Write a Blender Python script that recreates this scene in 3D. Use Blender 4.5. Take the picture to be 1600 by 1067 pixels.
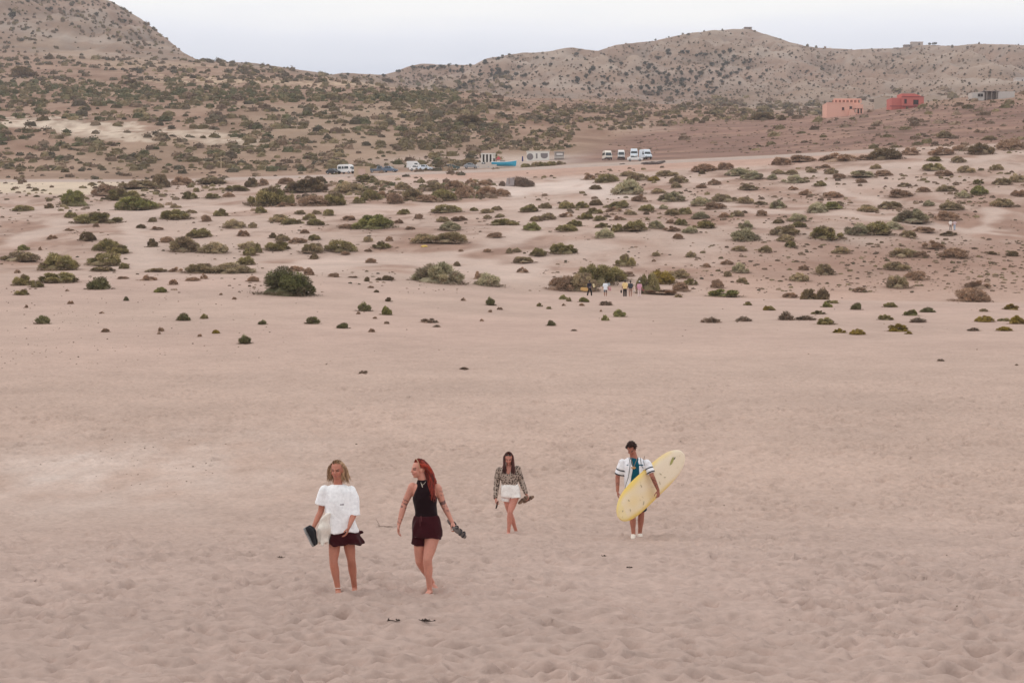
import bpy, bmesh, math, random
import numpy as np
from mathutils import Vector, Matrix

for o in list(bpy.data.objects):
    bpy.data.objects.remove(o, do_unlink=True)
SC = bpy.context.scene
COL = SC.collection
rng = np.random.default_rng(11)
random.seed(5)
R = math.radians

# ------------------------------------------------------------------ camera
F = 2667.0                      # focal length in pixels of the 1600 px wide photograph
PITCH = math.atan((533.5 - 380.0) / F)
CAMZ = 5.9
cam_d = bpy.data.cameras.new('camera')
cam_d.sensor_width = 36.0
cam_d.lens = 36.0 * F / 1600.0
cam_d.clip_start = 0.1
cam_d.clip_end = 20000.0
cam = bpy.data.objects.new('camera', cam_d)
COL.objects.link(cam)
cam.location = (0, 0, CAMZ)
cam.rotation_euler = (math.pi / 2 - PITCH, 0, 0)
SC.camera = cam

# ------------------------------------------------------------------ sky, sun, exposure
SUN_EL, SUN_AZ = R(48), R(285)          # azimuth clockwise from +Y (north): high, from the left
world = bpy.data.worlds.new('World')
SC.world = world
world.use_nodes = True
wn, wl = world.node_tree.nodes, world.node_tree.links
wn.clear()
w_out = wn.new('ShaderNodeOutputWorld')
w_sky = wn.new('ShaderNodeTexSky')
w_sky.sky_type = 'NISHITA'
w_sky.sun_disc = False
w_sky.sun_elevation = SUN_EL
w_sky.sun_rotation = SUN_AZ
w_sky.dust_density = 2.0
w_b1 = wn.new('ShaderNodeBackground')
w_b1.inputs['Strength'].default_value = 0.08
w_tc = wn.new('ShaderNodeTexCoord')
w_sep = wn.new('ShaderNodeSeparateXYZ')
w_noise = wn.new('ShaderNodeTexNoise')
w_noise.inputs['Scale'].default_value = 5.0
w_noise.inputs['Detail'].default_value = 4.0
w_map = wn.new('ShaderNodeMapping')
w_map.inputs['Scale'].default_value = (1.0, 1.0, 5.0)
w_ma = wn.new('ShaderNodeMath'); w_ma.operation = 'MULTIPLY_ADD'
w_ma.inputs[1].default_value = 0.05
w_ramp = wn.new('ShaderNodeValToRGB')
els = w_ramp.color_ramp.elements
els[0].position, els[0].color = 0.0, (0.62, 0.67, 0.80, 1)
els[1].position, els[1].color = 0.165, (1.12, 1.12, 1.11, 1)
e = els.new(0.120); e.color = (0.77, 0.82, 0.94, 1)
e = els.new(0.148); e.color = (0.99, 1.01, 1.08, 1)
w_b2 = wn.new('ShaderNodeBackground')
w_b2.inputs['Strength'].default_value = 1.0
w_mix = wn.new('ShaderNodeMixShader')
w_mix.inputs[0].default_value = 0.90      # thin even cloud veil over the clear sky
wl.new(w_tc.outputs['Generated'], w_sep.inputs[0])
wl.new(w_tc.outputs['Generated'], w_map.inputs[0])
wl.new(w_map.outputs[0], w_noise.inputs['Vector'])
wl.new(w_noise.outputs['Fac'], w_ma.inputs[0])
wl.new(w_sep.outputs['Z'], w_ma.inputs[2])
wl.new(w_ma.outputs[0], w_ramp.inputs[0])
wl.new(w_sky.outputs[0], w_b1.inputs['Color'])
wl.new(w_ramp.outputs[0], w_b2.inputs['Color'])
wl.new(w_b1.outputs[0], w_mix.inputs[1])
wl.new(w_b2.outputs[0], w_mix.inputs[2])
wl.new(w_mix.outputs[0], w_out.inputs['Surface'])

sun_d = bpy.data.lights.new('sun', 'SUN')
sun_d.energy = 0.55
sun_d.angle = R(35)
sun_d.color = (1.0, 0.88, 0.80)
sun = bpy.data.objects.new('sun', sun_d)
COL.objects.link(sun)
sdir = Vector((math.sin(SUN_AZ) * math.cos(SUN_EL), math.cos(SUN_AZ) * math.cos(SUN_EL), math.sin(SUN_EL)))
sun.rotation_euler = sdir.to_track_quat('Z', 'Y').to_euler()
sun.location = (-30, -30, 60)

vs = SC.view_settings
vs.view_transform = 'Standard'
vs.look = 'None'
vs.exposure = 0.0
vs.gamma = 1.0
vs.use_curve_mapping = False
SC.cycles.use_denoising = True
SC.cycles.max_bounces = 6
SC.cycles.volume_bounces = 1


# ------------------------------------------------------------------ helpers
def srgb(r, g, b):
    return tuple((c / 255 / 12.92) if c / 255 <= 0.04045 else ((c / 255 + 0.055) / 1.055) ** 2.4 for c in (r, g, b))


def tag(o, label=None, cat=None, group=None, kind=None):
    if label: o['label'] = label
    if cat: o['category'] = cat
    if group: o['group'] = group
    if kind: o['kind'] = kind
    return o


def empty(name, loc, rz=0.0):
    o = bpy.data.objects.new(name, None)
    COL.objects.link(o)
    o.location = loc
    o.rotation_euler = (0, 0, rz)
    return o


def link(name, me, parent=None):
    o = bpy.data.objects.new(name, me)
    COL.objects.link(o)
    if parent is not None:
        o.parent = parent
    return o


def mat_attr(name, rough=0.8, noise=0.0, nscale=20.0, bump=0.0, bscale=40.0, spec=0.3, objrand=0.0, sheen=0.0):
    """colour from the mesh attribute Col, broken up by noise"""
    m = bpy.data.materials.new(name)
    m.use_nodes = True
    n, l = m.node_tree.nodes, m.node_tree.links
    b = n['Principled BSDF']
    b.inputs['Roughness'].default_value = rough
    b.inputs['Specular IOR Level'].default_value = spec
    if sheen:
        b.inputs['Sheen Weight'].default_value = sheen
    at = n.new('ShaderNodeAttribute'); at.attribute_name = 'Col'
    out = at.outputs['Color']
    tc = n.new('ShaderNodeTexCoord')
    if noise:
        nz = n.new('ShaderNodeTexNoise')
        nz.inputs['Scale'].default_value = nscale
        nz.inputs['Detail'].default_value = 5.0
        l.new(tc.outputs['Object'], nz.inputs['Vector'])
        mr = n.new('ShaderNodeMapRange')
        mr.inputs['From Min'].default_value = 0.3; mr.inputs['From Max'].default_value = 0.7
        mr.inputs['To Min'].default_value = 1 - noise; mr.inputs['To Max'].default_value = 1 + noise
        l.new(nz.outputs['Fac'], mr.inputs['Value'])
        vm = n.new('ShaderNodeVectorMath'); vm.operation = 'SCALE'
        l.new(out, vm.inputs[0]); l.new(mr.outputs[0], vm.inputs['Scale'])
        out = vm.outputs[0]
    if objrand:
        oi = n.new('ShaderNodeObjectInfo')
        mr = n.new('ShaderNodeMapRange')
        mr.inputs['To Min'].default_value = 1 - objrand; mr.inputs['To Max'].default_value = 1 + objrand
        l.new(oi.outputs['Random'], mr.inputs['Value'])
        vm = n.new('ShaderNodeVectorMath'); vm.operation = 'SCALE'
        l.new(out, vm.inputs[0]); l.new(mr.outputs[0], vm.inputs['Scale'])
        out = vm.outputs[0]
    l.new(out, b.inputs['Base Color'])
    if bump:
        nz = n.new('ShaderNodeTexNoise')
        nz.inputs['Scale'].default_value = bscale
        nz.inputs['Detail'].default_value = 4.0
        l.new(tc.outputs['Object'], nz.inputs['Vector'])
        bp = n.new('ShaderNodeBump')
        bp.inputs['Strength'].default_value = bump
        bp.inputs['Distance'].default_value = 0.02
        l.new(nz.outputs['Fac'], bp.inputs['Height'])
        l.new(bp.outputs[0], b.inputs['Normal'])
    return m


_mc = {}


def mat(name, col, rough=0.7, noise=0.12, nscale=3.0, metallic=0.0, spec=0.4):
    if name in _mc: return _mc[name]
    m = bpy.data.materials.new(name)
    m.use_nodes = True
    n, l = m.node_tree.nodes, m.node_tree.links
    b = n['Principled BSDF']
    b.inputs['Roughness'].default_value = rough
    b.inputs['Metallic'].default_value = metallic
    b.inputs['Specular IOR Level'].default_value = spec
    tc = n.new('ShaderNodeTexCoord')
    nz = n.new('ShaderNodeTexNoise')
    nz.inputs['Scale'].default_value = nscale
    nz.inputs['Detail'].default_value = 6.0
    l.new(tc.outputs['Object'], nz.inputs['Vector'])
    mx = n.new('ShaderNodeMix'); mx.data_type = 'RGBA'
    mx.inputs['A'].default_value = (*[c * (1 - noise) for c in col], 1)
    mx.inputs['B'].default_value = (*[min(1, c * (1 + noise)) for c in col], 1)
    l.new(nz.outputs['Fac'], mx.inputs['Factor'])
    l.new(mx.outputs['Result'], b.inputs['Base Color'])
    _mc[name] = m
    return m


def mesh_np(name, V, Fc, cols=None, smooth=True, material=None):
    """V (n,3), Fc (m,k) with k 3 or 4"""
    V = np.asarray(V, np.float32); Fc = np.asarray(Fc, np.int32)
    me = bpy.data.meshes.new(name)
    k = Fc.shape[1]
    me.vertices.add(len(V)); me.vertices.foreach_set('co', V.ravel())
    me.loops.add(Fc.size); me.loops.foreach_set('vertex_index', Fc.ravel())
    me.polygons.add(len(Fc))
    me.polygons.foreach_set('loop_start', np.arange(0, Fc.size, k, dtype=np.int32))
    me.polygons.foreach_set('loop_total', np.full(len(Fc), k, np.int32))
    me.polygons.foreach_set('use_smooth', np.full(len(Fc), smooth, bool))
    me.update(calc_edges=True)
    me.validate()
    if cols is not None: set_cols(me, cols)
    if material: me.materials.append(material)
    return me


def set_cols(me, cols):
    at = me.color_attributes.new('Col', 'FLOAT_COLOR', 'POINT')
    c = np.ones((len(me.vertices), 4), np.float32)
    c[:, :3] = cols
    at.data.foreach_set('color', c.ravel())


def _hash(ix, iy, seed):
    h = (ix.astype(np.int64) * 374761393 + iy.astype(np.int64) * 668265263 + seed * 1274126177) & 0xffffffff
    h = ((h ^ (h >> 13)) * 1274126177) & 0xffffffff
    h = ((h ^ (h >> 16)) * 2246822519) & 0xffffffff
    return ((h ^ (h >> 15)) & 0xffffff) / float(0x1000000)


def perlin(x, y, seed=0):
    ix = np.floor(x); iy = np.floor(y)
    fx = x - ix; fy = y - iy
    ux = fx * fx * fx * (fx * (fx * 6 - 15) + 10); uy = fy * fy * fy * (fy * (fy * 6 - 15) + 10)
    r = []
    for dx in (0, 1):
        for dy in (0, 1):
            an = _hash(ix + dx, iy + dy, seed) * 6.2831853
            r.append(np.cos(an) * (fx - dx) + np.sin(an) * (fy - dy))
    a = r[0] + (r[1] - r[0]) * uy
    b = r[2] + (r[3] - r[2]) * uy
    return (a + (b - a) * ux) * 1.5


def fbm(x, y, seed=0, oct=4, ridge=False):
    s = 0.0; amp = 1.0; tot = 0
    for o in range(oct):
        p = perlin(x * 2 ** o + 17.3 * o, y * 2 ** o - 9.1 * o, seed + o)
        if ridge: p = 0.6 - 2 * np.abs(p)
        s = s + p * amp; tot += amp; amp *= 0.5
    return s / tot


def sstep(a, b, x):
    t = np.clip((x - a) / (b - a), 0, 1)
    return t * t * (3 - 2 * t)


def pix_t(v):
    yc = -(np.asarray(v, float) - 533.5) / F
    return (-math.sin(PITCH) + yc * math.cos(PITCH)) / (math.cos(PITCH) + yc * math.sin(PITCH))


def t_pix(t):
    # inverse of pix_t
    yc = (t * math.cos(PITCH) + math.sin(PITCH)) / (math.cos(PITCH) - t * math.sin(PITCH))
    return 533.5 - yc * F, yc


# ------------------------------------------------------------------ terrain
# each node: depth Y and the photo row v at which that ground shows, per photo column u
NODES = [
    (2.0, None), (14.4, {0: 1067, 800: 1067, 1600: 1067}), (21.7, {0: 925, 800: 925, 1600: 926}), (31.6, {0: 842, 800: 841, 1600: 841}),
    (36.5, {0: 818, 800: 818, 1600: 816}), (60, {0: 638, 800: 643, 1600: 640}), (100, {0: 533, 400: 533, 800: 537, 1600: 537}),
    (140, {-300: 468, 0: 470, 400: 470, 600: 478, 800: 488, 1000: 491, 1600: 493}),
    (172, {-300: 434, 0: 436, 200: 434, 400: 434, 500: 438, 650: 448, 800: 459, 880: 459, 930: 461.5, 1010: 463.5, 1200: 466, 1400: 469, 1600: 473}),
    (181, {0: 435, 400: 433, 500: 436, 650: 446, 800: 460, 880: 464, 1010: 466, 1200: 473, 1400: 477, 1600: 480}),
    (192, {0: 429, 400: 428, 600: 432, 800: 448, 1000: 456, 1200: 463, 1400: 466, 1600: 466}),
    (230, {0: 403, 400: 402, 800: 402, 1000: 405, 1200: 408, 1600: 408}),
    (267, {0: 368, 400: 366, 800: 362, 1200: 360, 1600: 358}),
    (330, {0: 328, 400: 328, 800: 322, 1200: 312, 1600: 300}),
    (390, {0: 304, 270: 302, 400: 298, 800: 288, 1000: 281, 1200: 271, 1400: 262, 1600: 255}),
    (440, {-300: 284, 0: 284, 270: 284, 400: 280, 520: 276.5, 700: 271, 800: 266.5, 900: 261, 1000: 256, 1100: 251, 1200: 246.5, 1300: 241, 1400: 235, 1600: 226}),
    (452, {-300: 281, 0: 281, 270: 281, 400: 276.5, 520: 273, 700: 267.5, 800: 263, 900: 257, 1000: 252.5, 1100: 247.5, 1200: 243, 1300: 237.5, 1400: 231.5, 1600: 222.5}),
    (490, {-300: 272, 0: 272, 400: 266, 520: 267, 700: 258, 800: 251, 900: 246, 1000: 245.5, 1100: 240, 1200: 234, 1400: 218, 1600: 205}),
    (600, {-300: 207, 0: 208, 400: 206, 600: 210, 700: 215, 800: 212, 900: 210, 1000: 213, 1200: 203, 1400: 182, 1600: 166}),
    (720, {-300: 168, 0: 168, 400: 166, 600: 172, 800: 180, 900: 186, 1000: 191, 1100: 190, 1200: 186, 1290: 181, 1350: 172, 1400: 165.5, 1500: 152, 1560: 147, 1600: 143, 1900: 130}),
    (830, {-300: 146, 0: 146, 400: 145, 600: 152, 800: 163, 900: 170, 1000: 175, 1100: 179, 1200: 183, 1290: 187, 1400: 180, 1600: 160}),
    (1000, {-300: 122, 0: 122, 400: 124, 600: 136, 700: 143, 800: 152, 900: 156, 1000: 160, 1100: 164, 1200: 171, 1300: 185, 1400: 190, 1600: 175}),
    (1150, {-300: 96, 0: 100, 100: 98, 300: 106, 400: 112, 530: 124, 600: 136, 700: 148, 800: 165, 1000: 172, 1200: 178, 1400: 182, 1600: 165}),
    (1400, {-300: 60, 0: 72, 100: 82, 200: 86, 300: 93, 335: 100, 400: 104, 470: 116, 530: 126, 600: 138, 700: 150, 800: 158, 1000: 160, 1200: 160, 1400: 158, 1600: 148}),
    (1750, {-500: -110, -100: -70, 0: -42, 100: -20, 180: 1, 225: 28, 260: 56, 290: 82, 310: 93, 335: 96, 400: 99, 470: 110, 500: 114, 530: 119, 600: 134, 700: 134, 800: 128, 1000: 112, 1100: 100, 1200: 112, 1400: 118, 1600: 110}),
    (2050, {-500: -100, 0: -30, 180: 20, 260: 80, 310: 115, 400: 122, 530: 122, 600: 125, 640: 112, 740: 112, 800: 100, 900: 92, 1000: 84, 1100: 68, 1200: 80, 1400: 92, 1600: 88}),
    (2400, {-500: 0, 200: 90, 400: 124, 510: 119, 540: 114, 600: 117.5, 620: 112, 640: 104, 660: 99.5, 700: 100, 742: 101, 760: 90, 800: 83.5, 850: 80, 895: 72.5, 920: 77.5, 932: 79.5, 960: 68, 1020: 62.5, 1060: 53, 1085: 49.5, 1110: 46, 1140: 43.5, 1172: 43.5, 1190: 50, 1230: 65, 1270: 74, 1330: 77.5, 1400: 73, 1440: 69, 1490: 70.5, 1520: 67, 1600: 69.5, 1900: 80}),
    (2800, {-500: 120, 400: 170, 1600: 150}), (4800, {0: 300, 1600: 300})]


def build_grid():
    ucols = np.concatenate([np.linspace(-1700, -130, 44)[:-1], np.arange(-130, 1731, 4.0), np.linspace(1730, 3300, 44)[1:]])
    A = (ucols - 800) / F
    L0, L1 = math.log(2.0), math.log(4800.0)
    fine = np.linspace(L0, L1, 4200)
    T = np.zeros((len(fine), len(A)))
    lY = np.array([math.log(n[0]) for n in NODES])
    tn = np.zeros((len(NODES), len(A)))
    for i, (Y, d) in enumerate(NODES):
        if d is None:
            tn[i] = (-1.9) / Y
        else:
            ks = sorted(d)
            tn[i] = pix_t(np.interp(ucols, ks, [d[k] for k in ks]))
    for j in range(len(A)):
        T[:, j] = np.interp(fine, lY, tn[:, j])
    # near part is linear in height, not in angle
    ynear = np.exp(fine); msk = ynear < 36.5
    zn = tn * np.exp(lY)[:, None]
    for j in range(len(A)):
        T[msk, j] = np.interp(ynear[msk], np.exp(lY), zn[:, j]) / ynear[msk]
    dl = fine[1] - fine[0]
    k = np.exp(-0.5 * (np.arange(-40, 41) * dl / 0.011) ** 2); k /= k.sum()
    Tp = np.pad(T, ((40, 40), (0, 0)), mode='edge')
    T = sum(k[i] * Tp[i:i + len(fine)] for i in range(81))
    # rows: even steps of what shows
    c = np.searchsorted(ucols, 800)
    yf = np.exp(fine)
    def rows_by_t(y0, y1, n):
        m = (yf >= y0) & (yf <= y1)
        tt = np.maximum.accumulate(T[m, c]); tt = tt + np.linspace(0, 1e-6, len(tt))
        return np.interp(np.linspace(tt[0], tt[-1], n + 1)[:-1], tt, yf[m])
    rows = np.concatenate([np.geomspace(2, 13.2, 22)[:-1], rows_by_t(13.2, 160, 760), np.linspace(160, 195, 30)[:-1], rows_by_t(195, 432, 150),
                           np.linspace(432, 462, 14)[:-1], np.geomspace(462, 1000, 110)[:-1], np.geomspace(1000, 2550, 135)[:-1], np.geomspace(2550, 4800, 12)])
    Z = np.zeros((len(rows), len(A)))
    lr = np.log(rows)
    for j in range(len(A)):
        Z[:, j] = np.interp(lr, fine, T[:, j]) * rows + CAMZ
    Yg = np.repeat(rows[:, None], len(A), 1)
    Xg = Yg * A[None, :]
    return A, rows, Xg, Yg, Z, ucols


A_, ROWS, XG, YG, ZG, UCOLS = build_grid()


def pits(x, y, cell, depth, seed):
    """worn footprints: jittered oval hollows with a soft rim"""
    out = np.zeros_like(x)
    cx = np.floor(x / cell); cy = np.floor(y / cell)
    for dx in (-1, 0, 1):
        for dy in (-1, 0, 1):
            ix = cx + dx; iy = cy + dy
            px = (ix + _hash(ix, iy, seed)) * cell
            py = (iy + _hash(ix, iy, seed + 1)) * cell
            an = _hash(ix, iy, seed + 2) * 3.14159
            rr = cell * (0.30 + 0.26 * _hash(ix, iy, seed + 3))
            dp = depth * (0.2 + 1.0 * _hash(ix, iy, seed + 4) ** 1.5)
            ddx = x - px; ddy = y - py
            u = (ddx * np.cos(an) + ddy * np.sin(an)) / (rr * 1.35)
            w = (-ddx * np.sin(an) + ddy * np.cos(an)) / (rr * 0.85)
            q = u * u + w * w
            out += dp * (-np.exp(-q * 1.6) + 0.38 * np.exp(-(np.sqrt(q) - 1.25) ** 2 * 5))
    return out


WALKERS = [(-2.19, 21.7, 1), (-1.08, 21.7, 1), (-0.03, 33.8, 1), (2.33, 31.8, 1)]


def relief():
    z = np.zeros_like(XG)
    x, y = XG, YG
    near = 1 - sstep(45, 150, y)
    z += 0.055 * fbm(x / 5, y / 7, 3, 3) * (1 - sstep(150, 175, y))
    m = (y < 115)
    xs, ys = x[m], y[m]
    f1 = 1 - sstep(60, 114, ys)
    wx = xs + 0.15 * perlin(xs * 1.7, ys * 1.7, 71); wy = ys + 0.15 * perlin(xs * 1.7, ys * 1.7, 72)
    patch = 0.75 + 0.7 * perlin(xs / 3.1, ys / 3.1, 55)
    d = pits(wx, wy, 0.30, 0.102, 20) * np.clip(patch, 0.3, 1.4) + pits(wx + 3.3, wy + 1.7, 0.21, 0.034, 80) + pits(wx, wy, 0.55, 0.055, 40)
    d += 0.03 * fbm(xs / 1.1, ys / 1.0, 60, 2) + 0.006 * fbm(xs / 0.3, ys / 0.26, 63, 2)
    # calmer, wind swept patch on the left
    calm = np.exp(-(((xs + 9) / 5) ** 2 + ((ys - 40) / 9) ** 2))
    z[m] += d * f1 * (1 - 0.75 * calm)
    for (wx0, wy0, back) in WALKERS:
        for k in range(26 if back else 2):
            fy = wy0 - 0.05 + k * 0.36; fx = wx0 * (1 + k * .36 / wy0 * .9) + (0.11 if k % 2 else -0.11) + 0.10 * math.sin(k * 0.5)
            i0, i1 = np.searchsorted(ROWS, [fy - .5, fy + .5]); j0, j1 = np.searchsorted(A_, [(fx - .4) / fy, (fx + .4) / fy])
            q = ((x[i0:i1, j0:j1] - fx) / .085) ** 2 + ((y[i0:i1, j0:j1] - fy) / .15) ** 2
            z[i0:i1, j0:j1] += -.055 * np.exp(-q) + .022 * np.exp(-(np.sqrt(q) - 1.7) ** 2 * 4)
    mid = sstep(188, 240, y) * (1 - sstep(1000, 1300, y))
    road = np.exp(-((y - 446) / 22) ** 2)
    z += mid * (1 - road) * (0.55 * fbm(x / 14, y / 20, 7, 3) + 0.9 * fbm(x / 45, y / 60, 9, 2))
    far = sstep(470, 620, y)
    z += far * (1.6 * fbm(x / 40, y / 60, 15, 4))
    mtn = sstep(1250, 1700, y) * (1 - 0.8 * np.exp(-((y - 2400) / 170) ** 2)) * (1 - 0.85 * np.exp(-((y - 1750) / 90) ** 2) * (x < -180))
    gx = x + 0.25 * y
    z += mtn * (30 * fbm(x / 240, y / 620, 23, 5, True) + 18 * fbm(x / 62, y / 210, 31, 5, True))
    z += sstep(1250, 1700, y) * 2.2 * fbm(x / 22, y / 40, 37, 3)
    return z


TB = (ZG - CAMZ) / YG
_top = TB.max(0)
ZG = ZG + relief()
_t = (ZG - CAMZ) / YG
_lim = _top[None, :] + 0.00045 * perlin(XG / 30, YG * 0 + 3.3, 91) + 0.0003 * perlin(XG / 9, YG * 0 + 8.3, 92)
ZG = np.where(YG > 1200, np.minimum(_t, _lim) * YG + CAMZ, ZG)       # keep the skyline where the hills end


def ground_z(X, Y):
    a = X / Y
    j = float(np.interp(a, A_, np.arange(len(A_))))
    i = float(np.interp(Y, ROWS, np.arange(len(ROWS))))
    j0 = min(int(j), len(A_) - 2); i0 = min(int(i), len(ROWS) - 2)
    fj, fi = j - j0, i - i0
    return float(ZG[i0, j0] * (1 - fi) * (1 - fj) + ZG[i0 + 1, j0] * fi * (1 - fj) + ZG[i0, j0 + 1] * (1 - fi) * fj + ZG[i0 + 1, j0 + 1] * fi * fj)


TG = (ZG - CAMZ) / YG


def gp(u, v):
    """where the sight line of a photo pixel first meets the ground"""
    yc = -(v - 533.5) / F
    dy = math.cos(PITCH) + yc * math.sin(PITCH)
    a = (u - 800) / F / dy
    t = float(pix_t(v))
    j = float(np.interp(a, A_, np.arange(len(A_)))); j0 = min(int(j), len(A_) - 2); fj = j - j0
    col = TG[:, j0] * (1 - fj) + TG[:, j0 + 1] * fj
    hit = np.nonzero(col[20:] >= t)[0]
    if len(hit) == 0:
        return None
    i = hit[0] + 20
    f = (t - col[i - 1]) / max(1e-9, col[i] - col[i - 1])
    Y = ROWS[i - 1] + (ROWS[i] - ROWS[i - 1]) * min(1, max(0, f))
    return (a * Y, Y, ground_z(a * Y, Y))


# ---- ground colour (dry earth, sand, pale rock, worn tracks; mountain relief shading painted in)
TRACKS = []


def ground_colors():
    v, yc = t_pix(TG)
    u = 800 + A_[None, :] * F * (math.cos(PITCH) + yc * math.sin(PITCH))
    y, x = YG, XG
    n1 = fbm(x / 30, y / 45, 101, 4); n2 = fbm(x / 9, y / 14, 105, 3); n3 = fbm(x / 150, y / 220, 109, 4); n4 = fbm(x / 2.5, y / 5, 113, 3)
    C = np.zeros(XG.shape + (3,))
    sand = np.array(srgb(184, 160, 147)); fore = np.array(srgb(177, 155, 145))
    C[:] = sand
    def mixc(col, w):
        C[:] = C * (1 - w[..., None]) + np.array(col) * w[..., None]
    mixc(fore, 1 - sstep(20, 50, y))
    mixc(srgb(202, 184, 174), np.clip((0.5 + 1.6 * fbm(x / 2.2, y / 5, 191, 3)) * np.exp(-(((x + 10.5) / 4.2) ** 2 + ((y - 46) / 7) ** 2)) + n4 * 0.08, 0, 1) * (y < 115))
    mixc(srgb(185, 158, 146), np.clip(0.35 + n1 * 0.8, 0, 0.7) * sstep(60, 110, y) * (1 - sstep(170, 200, y)))
    # slope behind the sand crest
    slope = sstep(186, 200, y) * (1 - sstep(420, 450, y))
    mixc(srgb(185, 161, 148), slope)
    mixc(srgb(152, 120, 104), slope * np.clip(0.08 + 1.5 * n1 + 0.9 * n2, 0, 0.75))
    mixc(srgb(128, 100, 86), slope * np.clip(-0.12 + 1.5 * fbm(x / 3.5, y / 7, 171, 3) + 0.8 * n1, 0, 0.45))
    mixc(srgb(188, 166, 154), slope * np.clip(-0.05 - 1.5 * n1, 0, 0.7))
    mixc(srgb(150, 118, 103), slope * 0.42 * sstep(760, 1000, u + 60 * n1) * np.clip(0.6 + 1.4 * n2 + 0.8 * n1, 0, 1) * sstep(285, 300, v) * (1 - sstep(425, 450, v)))
    # brown scrubby flat at the right
    rs = slope * sstep(1060, 1280, u + 80 * n3 + 40 * n1) * sstep(372, 384, v + 8 * n2) * (1 - sstep(440, 462, v))
    mixc(srgb(150, 118, 103), 0.65 * rs)
    bank = sstep(182, 190, y) * (1 - sstep(205, 232, y)) * sstep(1000, 1200, u)
    mixc(srgb(182, 152, 137), 0.7 * bank)
    # trodden tracks: pale sand ribbons on the slope
    TRACKS.clear()
    def track(pts, w, col=(194, 172, 160), s=0.85):
        ps = np.array(pts, float); TRACKS.append((ps, w))
        d = np.full(XG.shape, 1e9)
        for (x0, y0), (x1, y1) in zip(ps[:-1], ps[1:]):
            dx, dy = x1 - x0, (y1 - y0) * 3.0
            tt = np.clip(((u - x0) * dx + (v - y0) * 3.0 * dy) / (dx * dx + dy * dy), 0, 1)
            d = np.minimum(d, np.hypot(u - x0 - tt * dx, (v - y0) * 3.0 - tt * dy))
        mixc(srgb(*col), s * (1 - sstep(w * 0.3, w * 1.15, d + 26 * n2 + 14 * n1)) * slope)
    track([(1600, 370), (1520, 362), (1460, 352), (1330, 335), (1180, 330), (1080, 318), (1010, 322)], 17)
    track([(1560, 320), (1545, 345), (1530, 362)], 26)
    track([(1600, 240), (1500, 250), (1400, 258), (1300, 272), (1220, 272), (1100, 282), (1030, 290)], 16)
    track([(1280, 285), (1310, 302), (1390, 318)], 13)
    track([(800, 300), (870, 290), (910, 286), (950, 300)], 42, (208, 190, 180))
    track([(430, 325), (620, 328), (800, 318), (860, 330), (800, 380), (700, 398)], 30)
    track([(200, 340), (215, 380), (225, 410)], 30); track([(20, 380), (100, 350), (190, 335), (400, 320)], 30)
    track([(800, 430), (860, 400), (930, 385)], 40); track([(480, 415), (600, 405), (760, 410)], 40)
    # embankment of the road at the left
    emb = sstep(380, 392, y) * (1 - sstep(436, 442, y)) * (1 - sstep(150, 280, u))
    mixc(srgb(203, 184, 163), 0.9 * emb)
    emb2 = sstep(405, 420, y) * (1 - sstep(436, 442, y)) * sstep(560, 700, u) * (1 - sstep(1250, 1400, u))
    mixc(srgb(184, 150, 134), 0.8 * emb2)
    # beyond the road
    hill = sstep(446, 462, y)
    mixc(srgb(156, 128, 111), hill)
    mixc(srgb(126, 98, 82), hill * np.clip(0.3 + 1.5 * n1 + 0.8 * n2, 0, 0.8))
    mixc(srgb(166, 148, 126), hill * np.clip(0.8 * n3, 0, 0.4))
    park = np.exp(-(((u - 780) / 190) ** 2 + ((v - 254) / 12) ** 2) ** 2) * hill
    mixc(srgb(190, 172, 160), 0.8 * park)
    park2 = np.exp(-(((u - 930) / 90) ** 2 + ((v - 249) / 8) ** 2) ** 2) * hill
    mixc(srgb(184, 166, 156), 0.8 * park2)
    cut = np.exp(-(((u - 715 + (v - 245) * 1.5) / 70) ** 2 + ((v - 248) / 14) ** 2) ** 2) * hill
    mixc(srgb(160, 134, 122), 0.6 * cut)
    # bare brown field at the right
    fe = sstep(880, 960, u + 2.4 * (v - 240)) * sstep(178, 190, v + (u - 1200) * 0.07) * (1 - sstep(248, 258, v + (u - 960) * 0.035)) * hill
    mixc(srgb(134, 104, 93), np.clip(0.95 * fe, 0, 1))
    mixc(srgb(160, 128, 112), fe * np.clip(0.1 + 2.2 * fbm(x / 40, y / 10, 131, 4), 0, 0.75))
    mixc(srgb(112, 88, 76), fe * np.clip(-0.1 + 2.4 * fbm(x / 26, y / 8, 135, 4), 0, 0.75))
    # pale rock outcrops on the left hillside
    n5 = fbm(x / 5, y / 10, 161, 3); wu = u + 34 * n1 + 30 * n2; wv = v + 9 * n2 + 9 * n5
    for (cu, cv, ru, rv, s) in ((60, 193, 90, 9, 1), (150, 203, 75, 12, 1), (205, 214, 50, 7, .9), (300, 208, 60, 9, .75), (345, 220, 45, 7, .7), (390, 222, 40, 6, .5), (250, 104, 130, 4, .3), (330, 127, 120, 5, .8),
                                (520, 132, 110, 5, .7), (690, 136, 90, 5, .6), (100, 73, 75, 14, .7), (200, 88, 100, 6, .6), (705, 200, 60, 14, .25), (1000, 200, 60, 10, .2), (1170, 150, 70, 22, .55), (1260, 165, 90, 12, .5)):
        q = ((wu - cu) / ru) ** 2 + ((wv - cv) / rv) ** 2
        mixc(srgb(204, 186, 168) if cv < 225 and cv > 180 else srgb(196, 172, 146) if cv < 140 and cu < 800 else srgb(178, 166, 154), s * np.clip((1 - sstep(0.35, 1.3, q)) * (0.75 + 1.2 * n5), 0, 1) * hill)
    # the mountains
    mt = sstep(1230, 1420, y)
    left = 1 - sstep(350, 520, u)
    mixc(srgb(138, 115, 99), 0.92 * mt)
    mixc(srgb(150, 122, 108), mt * np.clip(0.15 + 1.2 * fbm(x / 200, y / 300, 141, 4), 0, 0.7))
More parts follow.
